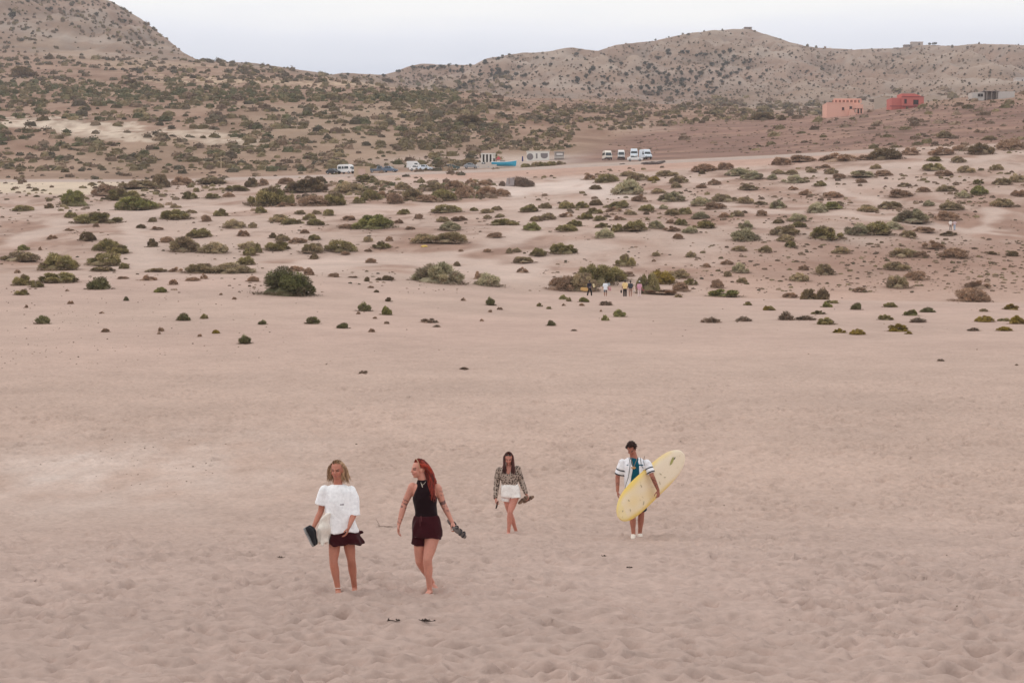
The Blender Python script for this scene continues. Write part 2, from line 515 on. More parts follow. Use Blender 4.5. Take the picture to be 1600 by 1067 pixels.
    mixc(srgb(172, 158, 148), mt * np.clip(-0.05 + 1.3 * fbm(x / 90, y / 60, 147, 4), 0, 0.7))
    mixc(srgb(140, 128, 120), mt * np.clip(-0.1 + 1.5 * fbm(x / 30, y / 40, 151, 3), 0, 0.5))
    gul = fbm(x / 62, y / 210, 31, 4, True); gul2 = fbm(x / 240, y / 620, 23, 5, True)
    mixc(srgb(98, 84, 72), mt * np.clip(0.0 - 1.3 * gul - 0.6 * gul2, 0, 0.5))  # gullies darkened in colour, making up for weak relief shading
    mixc(srgb(184, 168, 154), mt * np.clip(-0.25 + 1.0 * gul + 0.5 * gul2, 0, 0.28))  # ridges paled in colour for the same painted relief
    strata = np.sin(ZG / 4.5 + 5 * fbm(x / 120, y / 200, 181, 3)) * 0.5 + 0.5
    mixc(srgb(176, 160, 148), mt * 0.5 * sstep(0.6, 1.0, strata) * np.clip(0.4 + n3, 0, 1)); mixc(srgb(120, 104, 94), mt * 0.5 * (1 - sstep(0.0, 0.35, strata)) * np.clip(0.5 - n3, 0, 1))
    C *= (1 + 0.07 * n2 * sstep(90, 200, y) + 0.03 * n4)[..., None]
    return np.clip(C, 0.01, 0.9), u, v


GC, UG, VG = ground_colors()


def ground_material():
    m = bpy.data.materials.new('sand_ground')
    m.use_nodes = True
    n, l = m.node_tree.nodes, m.node_tree.links
    b = n['Principled BSDF']
    b.inputs['Roughness'].default_value = 0.95
    b.inputs['Specular IOR Level'].default_value = 0.12
    at = n.new('ShaderNodeAttribute'); at.attribute_name = 'Col'
    tc = n.new('ShaderNodeTexCoord')
    def noise(scale, detail, sx=1, sy=1):
        mp = n.new('ShaderNodeMapping'); mp.inputs['Scale'].default_value = (sx, sy, 1)
        l.new(tc.outputs['Object'], mp.inputs[0])
        t = n.new('ShaderNodeTexNoise'); t.inputs['Scale'].default_value = scale; t.inputs['Detail'].default_value = detail
        l.new(mp.outputs[0], t.inputs['Vector'])
        return t.outputs['Fac']
    def rangev(src, a, bb, lo, hi):
        r = n.new('ShaderNodeMapRange')
        r.inputs['From Min'].default_value = a; r.inputs['From Max'].default_value = bb
        r.inputs['To Min'].default_value = lo; r.inputs['To Max'].default_value = hi
        l.new(src, r.inputs['Value'])
        return r.outputs[0]
    def mul(a, bb):
        k = n.new('ShaderNodeMath'); k.operation = 'MULTIPLY'
        l.new(a, k.inputs[0]); l.new(bb, k.inputs[1])
        return k.outputs[0]
    f = mul(rangev(noise(0.9, 8), 0.25, 0.75, 0.93, 1.07), rangev(noise(7.0, 7), 0.25, 0.75, 0.87, 1.13))
    f = mul(f, rangev(noise(0.12, 6), 0.3, 0.7, 0.94, 1.06))
    f = mul(f, rangev(noise(0.03, 8), 0.3, 0.7, 0.94, 1.06))
    sc = n.new('ShaderNodeVectorMath'); sc.operation = 'SCALE'
    l.new(at.outputs['Color'], sc.inputs[0]); l.new(f, sc.inputs['Scale'])
    l.new(sc.outputs[0], b.inputs['Base Color'])
    h1 = noise(3.2, 5, 1.0, 0.8); h2 = noise(22.0, 4)
    b1 = n.new('ShaderNodeBump'); b1.inputs['Strength'].default_value = 0.75; b1.inputs['Distance'].default_value = 0.11
    l.new(h1, b1.inputs['Height'])
    b2 = n.new('ShaderNodeBump'); b2.inputs['Strength'].default_value = 0.30; b2.inputs['Distance'].default_value = 0.012
    l.new(h2, b2.inputs['Height']); l.new(b1.outputs[0], b2.inputs['Normal'])
    l.new(b2.outputs[0], b.inputs['Normal'])
    return m


nr, nc = XG.shape
idx = np.arange(nr * nc).reshape(nr, nc)
quads = np.stack([idx[:-1, :-1], idx[:-1, 1:], idx[1:, 1:], idx[1:, :-1]], -1).reshape(-1, 4)
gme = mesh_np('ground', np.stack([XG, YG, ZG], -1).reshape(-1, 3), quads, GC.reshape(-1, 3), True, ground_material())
ground = link('ground', gme)
tag(ground, 'pink beige sand rising into dry scrub hills and stony mountains', None, None, 'structure')


# ------------------------------------------------------------------ shrubs
def dome_core(rr, nseg, nring, seed):
    """lumpy low dome, unit radius 1 wide, 1 high"""
    r = np.random.default_rng(seed)
    V = []; Fq = []
    ph = r.uniform(0, 6.28, 6)
    for i in range(nring + 1):
        el = (i / nring) * math.pi / 2
        for k in range(nseg):
            az = 2 * math.pi * k / nseg
            lump = 1 + 0.10 * math.sin(3 * az + ph[0]) + 0.08 * math.sin(5 * az + ph[1] + 2 * el) + 0.07 * math.sin(7 * az + ph[2] - 3 * el)
            V.append((rr * lump * math.cos(el) * math.cos(az), rr * lump * math.cos(el) * math.sin(az), rr * lump * math.sin(el) * 0.95 - 0.03))
    for i in range(nring):
        for k in range(nseg):
            a = i * nseg + k; b = i * nseg + (k + 1) % nseg
            Fq.append((a, b, b + nseg)); Fq.append((a, b + nseg, a + nseg))
    return np.array(V), np.array(Fq), ph


def noise_s(p):
    x, y, z = p.T
    return np.sin(1.7 * x + 1.3 * np.sin(1.1 * y + z)) * np.sin(1.9 * y + 1.1 * np.sin(1.3 * z - x)) + 0.5 * np.sin(2.1 * z + x)


def shrub_mesh(name, seed, n=2600, c_lo=(0.05, 0.05, 0.022), c_hi=(0.15, 0.14, 0.065), c_base=(0.16, 0.11, 0.08), spiky=0.5, leaf=0.15, flat=False, ragged=0.16, material=None):
    """rounded desert bush: a lumpy dome of short leafy twigs, woody and sparse near the sand"""
    r = np.random.default_rng(seed)
    ph = r.uniform(0, 6.28, 6)
    # a heap of leafy tufts of different size and tone gives the uneven outline
    nl = (24, 13, 34, 17)[seed % 4]
    rad = 0.80 * np.sqrt(r.random(nl)); az = r.uniform(0, 6.28, nl)
    rl = r.uniform(0.17, 0.34, nl) * (1.05 - 0.35 * rad)
    zc = np.maximum(0.04, 0.70 * (1 - (rad / 0.92) ** 2) * r.uniform(0.72, 1.12, nl))
    lob = np.stack([rad * np.cos(az), rad * np.sin(az), zc, rl], 1)
    tone = r.random(nl); deadl = r.random(nl) < 0.22
    m = n * 6
    li = r.integers(nl, size=m)
    d = r.normal(size=(m, 3)); d[:, 2] += 0.35; d /= np.linalg.norm(d, axis=1)[:, None]
    rr = r.uniform(0.70, 1.0, m) + ragged * r.random(m) ** 3
    P = lob[li, :3] + d * (lob[li, 3] * rr)[:, None]
    dist = np.sqrt(((P[:, None, :] - lob[None, :, :3]) ** 2).sum(-1)) / lob[None, :, 3]
    ins = 1 - dist.min(1)
    keep = np.nonzero((ins < 0.34) & (P[:, 2] > 0))[0][:n]
    P = P[keep]; d = d[keep]; li = li[keep]; n = len(P)
    # dry litter creeping out over the sand
    k0 = int(n * 0.10); an = r.uniform(0, 6.28, k0); ra = r.uniform(0.55, 1.12, k0)
    P[:k0] = np.stack([ra * np.cos(an), ra * np.sin(an), r.uniform(0, 0.10, k0)], 1)
    D = d * (1 - spiky * 0.4) + np.stack([P[:, 0], P[:, 1], np.full(n, 0.55 + spiky * 0.5)], 1) * 0.6 + r.normal(size=(n, 3)) * (0.6 - 0.3 * spiky)
    D /= np.linalg.norm(D, axis=1)[:, None]
    S = r.uniform(0.6, 1.35, n)
    side = np.cross(D, r.normal(size=(n, 3))); side /= np.linalg.norm(side, axis=1)[:, None]
    Lh = leaf * S; Wd = leaf * (0.24 + 0.18 * r.random(n)) * S
    a = P - D * (Lh * 0.45)[:, None] - side * Wd[:, None] * 0.5
    b = P - D * (Lh * 0.45)[:, None] + side * Wd[:, None] * 0.5
    c = P + D * (Lh * 0.55)[:, None]
    V = np.stack([a, b, c], 1).reshape(-1, 3)
    Ft = np.arange(3 * n).reshape(n, 3)
    c_lo, c_hi, c_base = map(np.array, (c_lo, c_hi, c_base))
    f = np.clip(0.75 * tone[li] + 0.1 + r.normal(size=n) * 0.22, 0, 1.15)
    cc = c_lo * (1 - f[:, None]) + c_hi * f[:, None]
    dry = np.clip(1.0 - P[:, 2] * 3.4 + r.normal(size=n) * 0.4 - 0.2, 0, 0.85)
    dry = np.maximum(dry, deadl[li] * r.uniform(0.4, 0.85, n))
    dry[:k0] = 0.9
    cc = cc * (1 - dry[:, None]) + c_base * dry[:, None]
    Vs = [V]; Fs = [Ft]; Cs = [np.repeat(cc, 3, 0)]; off = len(V)
    for q in lob:                       # woody heart of each lobe
        cv, cf, _ = dome_core(0.70, 8, 3, int(r.integers(1e6)))
        Vs.append(cv * q[3] + np.array([q[0], q[1], q[2]]) - np.array([0, 0, q[3] * 0.15])); Fs.append(cf + off); off += len(cv)
        Cs.append(np.repeat((c_lo * 0.85 + c_base * 0.2)[None], len(cv), 0))
    cv, cf, _ = dome_core(0.70, 14, 4, seed); Vs.append(cv * np.array([1, 1, 0.55])); Fs.append(cf + off); off += len(cv)
    Cs.append(np.repeat((c_lo * 0.7 + c_base * 0.4)[None], len(cv), 0))
    tv = []; tf = []
    for k in range(40):                 # bare twigs poking out
        an = r.uniform(0, 6.28); el = r.uniform(0.15, 1.35)
        tip = np.array([math.cos(an) * math.cos(el) * 0.95, math.sin(an) * math.cos(el) * 0.95, math.sin(el) * 0.9 + 0.03]) * r.uniform(0.9, 1.12)
        base = tip * 0.3; base[2] = 0
        s = np.array([-math.sin(an), math.cos(an), 0]) * 0.011
        o = len(tv)
        tv += [base - s, base + s, tip]; tf.append((o, o + 1, o + 2))
    Vs.append(np.array(tv)); Fs.append(np.array(tf) + off); Cs.append(np.repeat(c_base[None] * 0.9, len(tv), 0))
    V = np.concatenate(Vs)
    V[:, :2] /= np.percentile(np.abs(V[:len(Vs[0]), :2]), 97); V[:, 2] /= np.percentile(V[:len(Vs[0]), 2], 97.5)
    return mesh_np(name, V, np.concatenate(Fs), np.concatenate(Cs), False, material)


M_LEAF = mat_attr('scrub_foliage', 0.85, 0.10, 6.0, spec=0.15, objrand=0.16)
TONES = {   # low colour, high colour, woody base
    'g': ((0.060, 0.058, 0.026), (0.165, 0.152, 0.078), (0.175, 0.125, 0.092)),
    'o': ((0.085, 0.076, 0.046), (0.215, 0.190, 0.128), (0.230, 0.165, 0.125)),
    'b': ((0.090, 0.066, 0.048), (0.215, 0.165, 0.120), (0.240, 0.165, 0.125)),
    'd': ((0.050, 0.042, 0.026), (0.120, 0.098, 0.060), (0.130, 0.090, 0.066)),
    'l': ((0.058, 0.064, 0.024), (0.165, 0.172, 0.070), (0.150, 0.115, 0.075)),
    'y': ((0.075, 0.060, 0.014), (0.165, 0.140, 0.036), (0.130, 0.085, 0.055)),
    's': ((0.085, 0.088, 0.058), (0.215, 0.212, 0.150), (0.210, 0.155, 0.120)),
}
SH = {}
sd = 100
for tn_, (lo, hi, ba) in TONES.items():
    SH[tn_] = [shrub_mesh('shrub_' + tn_, sd + k, 3400, tuple(y*x for x, y in zip(lo, (3.0, 2.65, 2.4))), tuple(y*x for x, y in zip(hi, (3.0, 2.65, 2.5))), tuple(1.35*x for x in ba), spiky=0.25 + 0.2 * k, leaf=0.11 + 0.02 * k, material=M_LEAF) for k in range(4)]
    sd += 10
SPIKY = [shrub_mesh('shrub_spiky', 300 + k, 1700, *[tuple(2.0*x for x in q) for q in TONES['g'][:2]], TONES['g'][2], spiky=0.8, leaf=0.24, ragged=0.35, material=M_LEAF) for k in range(3)]
FLATD = [shrub_mesh('shrub_flat', 320 + k, 700, *[tuple(1.6*x for x in q) for q in TONES['b']], spiky=0.9, leaf=0.34, ragged=0.6, material=M_LEAF) for k in range(2)]
BIG = shrub_mesh('shrub_big', 350, 9000, (0.085, 0.088, 0.032), (0.26, 0.25, 0.105), (0.15, 0.11, 0.08), spiky=0.3, leaf=0.075, ragged=0.18, material=M_LEAF)

# u, v of the foot, width, height in photo pixels, tone
BUSH = """116 322 42 30 l;209 328 61 24 l;190 313 56 22 g;167 306 45 20 b;215 295 58 16 o;250 293 28 25 d;285 289 32 15 b;328 288 50 13 o;393 292 22 17 d;369 298 35 10 g;296 311 24 14 g;307 300 12 8 g;331 310 26 9 g;357 308 18 8 b;417 321 62 34 g;36 330 32 11 g;77 326 15 10 d;110 340 20 10 g;150 348 66 19 g;150 355 12 7 b;108 361 15 5 b;136 376 30 16 d;82 374 17 8 b;35 391 21 10 l;63 391 7 7 b;167 392 44 21 g;184 396 38 15 g;163 415 49 24 g;28 408 60 18 o;92 422 68 30 g;238 347 14 9 o;248 325 17 9 o;270 342 53 17 g;274 325 16 6 o;299 333 15 6 o;220 357 15 8 d;243 359 25 6 b;321 346 17 12 b;345 338 22 14 g;366 356 34 15 o;394 356 16 10 o;310 371 37 16 g;290 393 58 27 o;333 395 46 20 o;238 386 20 16 d;261 379 25 11 b;380 369 19 11 b;388 390 35 15 o;390 399 25 14 g;383 414 30 16 g;310 427 50 19 o;362 427 66 19 o;275 425 21 9 b;194 420 18 11 g;160 424 40 9 o;191 436 17 5 b;230 438 27 9 b;243 425 38 7 o;34 446 28 20 g;56 449 26 13 g;92 441 68 18 g;154 452 35 22 S;34 461 21 10 g;27 427 10 7 b;105 455 6 4 b;251 457 20 10 l;270 445 15 10 b;300 439 22 7 b;318 436 13 10 b;395 440 20 10 b;
110 475 9 6 b;41 481 6 6 b;66 506 24 16 S;197 470 8 8 S;345 461 5 4 b;366 468 7 5 b;286 501 22 14 S;319 498 11 9 g;165 519 13 7 b;251 518 12 8 b;248 522 6 4 b;337 521 11 7 y;312 526 7 5 b;382 537 21 15 S;159 490 8 4 b;482 430 17 14 b;462 424 24 10 b;522 433 18 8 b;491 405 14 10 d;579 411 18 9 b;551 434 15 3 b;573 440 10 9 d;592 438 12 5 d;605 438 20 9 d;683 442 72 37 s;714 416 11 9 d;748 436 21 14 b;763 447 42 23 s;579 450 9 4 b;588 457 9 5 d;607 471 11 8 d;569 486 23 15 S;603 492 19 16 l;560 491 7 5 b;410 507 14 8 S;488 506 24 14 S;536 513 20 10 S;581 519 11 7 b;604 506 8 5 F;586 498 7 4 b;670 504 26 8 F;682 511 11 4 F;724 470 9 6 b;766 477 17 14 S;781 484 9 5 b;766 488 6 5 b;753 502 6 5 b;762 394 13 6 b;
480 300 55 25 d;450 319 24 18 g;445 323 35 8 b;490 322 52 20 b;519 321 48 23 g;545 301 45 20 o;560 318 24 12 g;578 313 28 20 g;596 309 18 12 b;601 289 33 8 o;632 297 30 13 o;615 318 29 20 b;646 312 39 19 o;667 315 35 12 b;677 298 38 17 o;691 313 40 20 g;710 297 30 18 b;726 309 38 22 b;736 289 18 12 b;757 290 20 10 b;760 305 34 16 b;785 307 24 14 b;572 284 40 12 g;500 286 20 12 d;446 288 25 12 b;411 290 18 13 b;407 333 18 12 g;437 347 36 14 o;468 335 16 8 o;456 351 33 11 g;484 344 22 12 g;492 352 25 12 g;495 335 15 8 o;514 337 22 12 g;580 357 68 25 l;541 357 28 8 b;545 344 22 8 b;631 335 22 10 g;623 349 15 8 b;655 342 14 9 b;641 359 17 6 b;698 332 44 14 g;740 330 14 7 g;761 333 22 8 o;776 329 17 8 o;781 340 15 7 o;762 342 15 7 o;692 347 20 10 o;717 345 24 8 b;703 360 34 16 s;787 352 44 12 g;662 379 38 16 o;700 380 56 21 o;774 371 25 9 b;426 372 14 10 d;441 376 20 12 o;434 391 40 17 g;466 380 28 10 b;490 375 21 10 g;476 365 17 8 b;487 395 34 18 o;532 393 46 21 g;491 404 14 10 d;575 378 16 10 o;596 388 25 12 g;608 377 12 9 b;576 393 14 5 b;539 398 14 6 b;404 395 12 18 g;720 393 8 4 b;796 396 12 10 o;
828 331 30 13 g;851 326 20 11 o;885 326 30 13 g;909 325 22 12 g;931 321 21 11 d;929 334 27 11 g;967 325 30 13 g;960 331 22 9 b;1011 330 27 12 g;915 342 28 12 g;937 345 20 10 g;885 339 21 8 b;856 343 24 12 o;838 346 22 10 o;832 360 27 15 l;899 354 30 12 g;886 361 30 12 g;943 356 22 9 g;945 372 30 18 s;965 362 20 14 g;992 361 40 19 g;1024 357 26 14 s;985 336 20 9 o;965 344 20 8 b;1037 327 16 8 s;1050 336 25 12 o;1070 335 20 13 g;1064 352 24 12 g;1048 349 13 7 b;1099 357 32 15 g;1078 364 24 12 s;1049 361 26 9 b;1095 342 29 12 s;1060 373 16 9 b;949 285 36 16 g;920 281 20 12 b;981 304 44 26 s;998 282 32 14 o;1022 283 20 9 y;980 275 30 9 o;1042 275 34 10 o;1062 286 28 13 o;1057 294 16 10 o;1000 315 30 13 b;1029 302 24 9 o;1049 315 44 17 s;930 296 18 8 d;1116 289 22 11 b;1095 294 17 6 b;1097 322 34 16 s;1117 327 40 13 b;1131 315 36 14 o;1165 318 27 12 o;1171 297 26 11 o;1155 274 38 13 s;1175 280 40 14 s;1102 268 38 14 b;1134 265 26 13 b;1097 272 12 7 d;1152 338 22 11 o;1132 340 20 9 b;1190 320 20 7 o;1191 338 18 12 b;1165 357 30 14 s;1163 376 46 22 s;
1222 258 30 14 b;1252 253 40 12 b;1310 252 58 15 b;1384 249 50 20 d;1424 242 24 14 b;1350 250 20 9 b;1470 242 36 14 b;1501 235 24 9 b;1534 241 42 20 d;1580 234 46 20 b;1480 216 30 13 o;1547 219 20 8 o;1460 252 22 9 g;1459 266 32 13 g;1500 254 28 11 o;1369 264 16 9 o;1347 277 40 12 s;1381 275 28 11 b;1477 275 28 11 b;1510 270 28 13 o;1557 266 20 11 o;1269 270 18 9 o;1300 272 22 11 o;1290 263 18 7 b;1236 273 20 9 o;1216 272 18 8 o;1241 286 36 14 s;1207 281 16 10 s;1281 291 20 10 g;1311 279 22 9 b;1413 292 20 8 o;1345 286 18 8 b;1444 300 22 9 b;1479 299 28 12 o;1508 309 26 12 s;1530 304 28 16 l;1566 289 28 13 o;1590 285 26 16 o;1529 288 18 9 g;1567 323 36 15 o;1592 307 22 12 b;1407 308 42 14 b;1260 305 26 10 b;1302 309 30 11 b;1215 326 30 15 s;1278 332 32 18 s;1302 327 34 14 l;1356 331 28 13 o;1391 326 34 14 o;1488 328 36 15 o;1239 297 17 7 b;1452 322 20 10 s;1426 349 52 25 s;1480 344 34 17 b;1340 367 40 20 s;1370 366 46 22 g;1292 373 50 22 g;1395 358 28 14 s;1228 367 44 18 o;1247 346 32 14 s;1217 349 18 8 o;1228 377 28 12 o;1236 386 20 11 g;1248 355 22 10 g;1419 371 28 13 o;1445 363 36 10 b;1484 368 26 8 d;1315 396 30 12 o;1414 401 40 15 o;1440 402 24 11 b;1458 388 36 14 b;1492 403 44 18 b;1290 429 33 20 o;1250 439 32 15 o;1256 422 18 10 b;1401 422 38 15 o;1404 450 40 23 o;1432 437 38 16 b;1530 450 36 14 b;1518 471 56 25 b;1234 465 26 9 b;1344 456 22 8 b;1549 397 20 5 d;1583 400 20 9 d;
1292 480 15 9 l;1300 474 20 6 g;1339 484 18 13 S;1391 480 23 9 g;1425 493 25 11 l;1450 488 20 9 S;1384 500 21 10 g;1229 500 27 16 F;1279 491 20 7 g;1260 500 34 8 F;1290 507 30 13 g;1203 485 16 8 g;1312 520 21 8 y;1340 523 23 11 y;1404 518 33 15 y;1434 504 28 9 F;1420 522 11 5 y;1539 503 29 12 y;1581 484 28 11 y;1570 517 24 8 y;1589 506 26 15 y;1569 502 18 6 g;1538 487 16 6 o;1522 517 20 6 F;
977 416 28 22 g;982 432 18 9 b;879 396 44 18 g;842 400 28 14 g;818 411 32 12 o;807 394 14 8 o;817 426 19 10 b;1064 455 28 17 b;1079 445 20 12 g;1080 402 20 11 o;1157 426 28 17 s;1137 432 14 10 o;1159 442 16 10 o;1121 450 20 16 b;1135 413 22 8 b;1104 418 14 8 b;1061 465 15 6 o;1025 400 14 8 o;1022 409 6 5 b;1156 392 22 9 o;1195 394 20 12 o;880 468 11 9 l;889 471 10 8 g;912 472 15 9 l;843 479 9 7 g;858 483 8 5 g;881 478 6 5 b;909 478 8 5 b;947 477 19 8 F;967 495 20 14 l;946 501 11 11 l;939 487 4 4 b;861 509 13 10 S;897 517 10 3 F;1111 504 28 10 F;1162 502 25 9 F;1168 477 13 7 g;1198 485 11 9 y;568 583 15 5 F;725 577 15 4 F;1470 564 11 4 F;1589 571 6 3 F"""

SPECIAL = [
    (445, 461, 90, 50, BIG, 'large bright green bush spilling down the edge of the open sand'),
    (930, 445, 62, 37, SH['g'][1], 'tallest green bush on the bank behind the walkers'),
    (952, 438, 56, 27, SH['g'][2], 'green bush spreading beside the tallest bush on the bank'),
    (882, 461, 52, 30, SH['b'][0], 'brown grey bush at the end of the bank behind the walkers'),
    (908, 459, 54, 33, SH['o'][2], 'dull olive bush right behind the walker dressed in black'),
    (1012, 451, 34, 25, SH['g'][0], 'dark green bush beside the walker in pink'),
    (1034, 443, 46, 25, SH['y'][0], 'yellow green bush on the bank behind the walker in pink'),
    (1058, 434, 44, 15, SH['o'][1], 'flat olive bush at the top of the bank behind the walker in pink'),
    (1030, 465, 58, 14, SH['b'][1], 'low grey brown bush at the feet of the walker in pink'),
    (1131, 466, 56, 14, SH['l'][1], 'low fresh green bush lying along the sand crest'),
    (1265, 468, 36, 17, SH['d'][1], 'low dark bush sunk behind the sand crest'),
    (1287, 468, 26, 18, SH['d'][0], 'dark pointed bush sunk behind the sand crest'),
]

UP = {'g': 'green', 'l': 'fresh green', 'o': 'olive', 's': 'silvery green', 'b': 'dry brown', 'd': 'dark', 'y': 'yellowish green', 'S': 'spiky green', 'F': 'flat withered'}


STAIN = []


def place_shrub(me, p, w, h, name, label, group, seed):
    o = bpy.data.objects.new(name, me)
    COL.objects.link(o)
    s = p[1] / F
    rw, rh = w * s * 0.5, h * s
    q = np.random.default_rng(seed)
    o.location = (p[0], p[1] + rw * 0.25, ground_z(p[0], p[1] + rw * 0.25) - 0.05 * rh)
    an = q.uniform(0, 6.28)
    o.rotation_euler = (0, 0, an)
    o.scale = (rw * q.uniform(.92, 1.08), rw * q.uniform(.8, 1.1), rh * 0.80)
    o.rotation_euler = (q.uniform(-.08, .08), q.uniform(-.08, .08), an)
    STAIN.append((o.location.x, o.location.y - rw * .2, rw))
    return tag(o, label, 'shrub', group)


shrub_feet = []
seed = 0
for ent in BUSH.replace('\n', '').split(';'):
    if not ent.strip(): continue
    u, v, w, h, tn_ = ent.split()
    u, v, w, h = float(u), float(v), float(w), float(h)
    p = gp(u, v)
    if p is None: continue
    seed += 1
    if tn_ == 'S': me = SPIKY[seed % 3]
    elif tn_ == 'F': me = FLATD[seed % 2]
    else: me = SH[tn_][seed % 4]
    if v > 466:
        grp = 'shrubs dotted over the open sand'
        zone = 'on open sand ' + ('below the large bright bush' if u < 640 else 'before the small group of walkers' if u < 1010 else 'below the low crest')
    elif p[1] > 436: zone, grp = 'on the verge beside the road', 'shrubs beside the road'
    else:
        mark = ('pale road bank' if u < 300 else 'wooden pole' if u < 470 else 'parked white van' if u < 560 else 'small square hut' if u < 640 else 'white cars' if u < 735 else 'blue boat' if u < 815 else 'long white hut' if u < 905 else 'minibuses' if u < 1040 else 'bare brown field' if u < 1250 else 'peach house' if u < 1400 else 'red house')
        zone = ('close below the ' if v < 300 else 'on the upper slope under the ' if v < 345 else 'mid slope under the ' if v < 400 else 'low on the slope under the ') + mark
        grp = 'shrubs on the slope under the ' + mark
    size = 'tiny ' if w < 12 else 'small ' if w < 24 else '' if w < 45 else 'wide '
    dry = tn_ in 'bdF'
    shape = ' domed' if h / w > .62 and tn_ not in 'SF' else ' low' if h / w < .36 else ''
    place_shrub(me, p, w, h, 'dry_shrub' if dry else 'shrub', (size + UP[tn_] + shape + ' shrub ' + zone), grp, seed)
    shrub_feet.append((p[0], p[1], w * p[1] / F * .5))
for k, (u, v, w, h, me, lab) in enumerate(SPECIAL):
    p = gp(u, v)
    if u > 860 and v > 450:
        Y = 187 + (3 if u < 1000 else 2)
        if u > 1200: Y = 178
        X = (u - 800) / F * Y
        yy = Y
        zt = CAMZ + float(pix_t(v - h)) * yy
        o = place_shrub(me, (X, Y, 0), w, h, 'shrub', lab, 'shrubs just behind the sand crest', 900 + k)
        zb = o.location.z
        o.scale.z = max(0.5, (zt - zb) * .9)
    else:
        place_shrub(me, p, w, h, 'shrub', lab, None, 900 + k)
        p = gp(u, v)

# ---- scrub too plentiful to count: one mass per hillside
def clump_mass(name, items, label, blades, seed):
    """items: x, y, z, half width, height, colour"""
    r = np.random.default_rng(seed)
    Vs = []; Fs = []; Cs = []; off = 0
    N = len(items)
    it = np.array([[i[0], i[1], i[2], i[3], i[4]] for i in items]); cc = np.array([i[5] for i in items])
    # small lumpy domes
    ns = 7
    az = np.linspace(0, 2 * math.pi, ns, endpoint=False)
    ring0 = np.stack([np.cos(az), np.sin(az), np.zeros(ns) - 0.1], -1)
    ring1 = np.stack([0.75 * np.cos(az + .4), 0.75 * np.sin(az + .4), np.zeros(ns) + 0.6], -1)
    tpl = np.concatenate([ring0, ring1, [[0, 0, 0.92]]])
    tf = []
    for k in range(ns):
        k2 = (k + 1) % ns
        tf += [(k, k2, ns + k2), (k, ns + k2, ns + k), (ns + k, ns + k2, 2 * ns)]
    tf = np.array(tf)
    jit = r.uniform(0.72, 1.1, (N, len(tpl), 1))
    sc = np.stack([it[:, 3], it[:, 3], it[:, 4]], -1)[:, None, :]
    V = tpl[None] * jit * sc * 0.9 + it[:, None, :3]
    Vs.append(V.reshape(-1, 3)); Fs.append((tf[None] + (np.arange(N) * len(tpl))[:, None, None]).reshape(-1, 3))
    shade = r.uniform(0.8, 1.15, (N, len(tpl), 1))
    Cs.append((cc[:, None, :] * shade).reshape(-1, 3)); off = N * len(tpl)
    # leafy bits
    nb = blades
    d = r.normal(size=(N, nb, 3)); d[..., 2] = np.abs(d[..., 2]) * 0.9; d /= np.linalg.norm(d, axis=-1)[..., None]
    rad = r.uniform(0.75, 1.05, (N, nb, 1))
    P = d * rad * sc * 0.92
    q = r.normal(size=(N, nb, 3)); q[..., 2] += 0.6; q /= np.linalg.norm(q, axis=-1)[..., None]
    s2 = np.cross(q, d); s2 /= (np.linalg.norm(s2, axis=-1)[..., None] + 1e-6)
    sz = (it[:, 3] * 0.5 + it[:, 4] * 0.5)[:, None, None] * r.uniform(0.16, 0.36, (N, nb, 1))
    tri = np.stack([P - s2 * sz * 0.45, P + s2 * sz * 0.45, P + q * sz], 2) + it[:, None, None, :3]
    Vs.append(tri.reshape(-1, 3)); Fs.append(np.arange(N * nb * 3).reshape(-1, 3) + off)
    shade = r.uniform(0.7, 1.4, (N, nb, 1))
    Cs.append(np.repeat((cc[:, None, :] * shade).reshape(-1, 3), 3, 0))
    me = mesh_np(name, np.concatenate(Vs), np.concatenate(Fs), np.concatenate(Cs), False, M_SCRUB)
    o = link(name, me)
    return tag(o, label, 'scrub', None, 'stuff')


M_SCRUB = mat_attr('hill_scrub', 0.9, 0.15, 0.6, spec=0.1)
PAL = {'green': [(0.095, 0.092, 0.050), (0.080, 0.080, 0.046), (0.125, 0.108, 0.064)], 'olive': [(0.14, 0.115, 0.066), (0.175, 0.140, 0.085), (0.115, 0.092, 0.056)],
       'brown': [(0.16, 0.115, 0.085), (0.12, 0.088, 0.066), (0.20, 0.15, 0.11)], 'dark': [(0.095, 0.080, 0.056), (0.12, 0.094, 0.068), (0.075, 0.066, 0.048)]}


def on_track(u, v):
    if v < 262 or v > 440: return False
    for ps, w in TRACKS:
        for (x0, y0), (x1, y1) in zip(ps[:-1], ps[1:]):
            dx, dy = x1 - x0, (y1 - y0) * 3.0
            t = min(1, max(0, ((u - x0) * dx + (v - y0) * 3.0 * dy) / (dx * dx + dy * dy)))
            if math.hypot(u - x0 - t * dx, (v - y0) * 3.0 - t * dy) < w * .8: return True
    return False


GUL = fbm(XG / 62, YG / 210, 31, 4, True) + 0.5 * fbm(XG / 240, YG / 620, 23, 5, True)


def gully(p):
    return float(GUL[min(np.searchsorted(ROWS, p[1]), nr - 1), min(np.searchsorted(A_, p[0] / p[1]), nc - 1)])


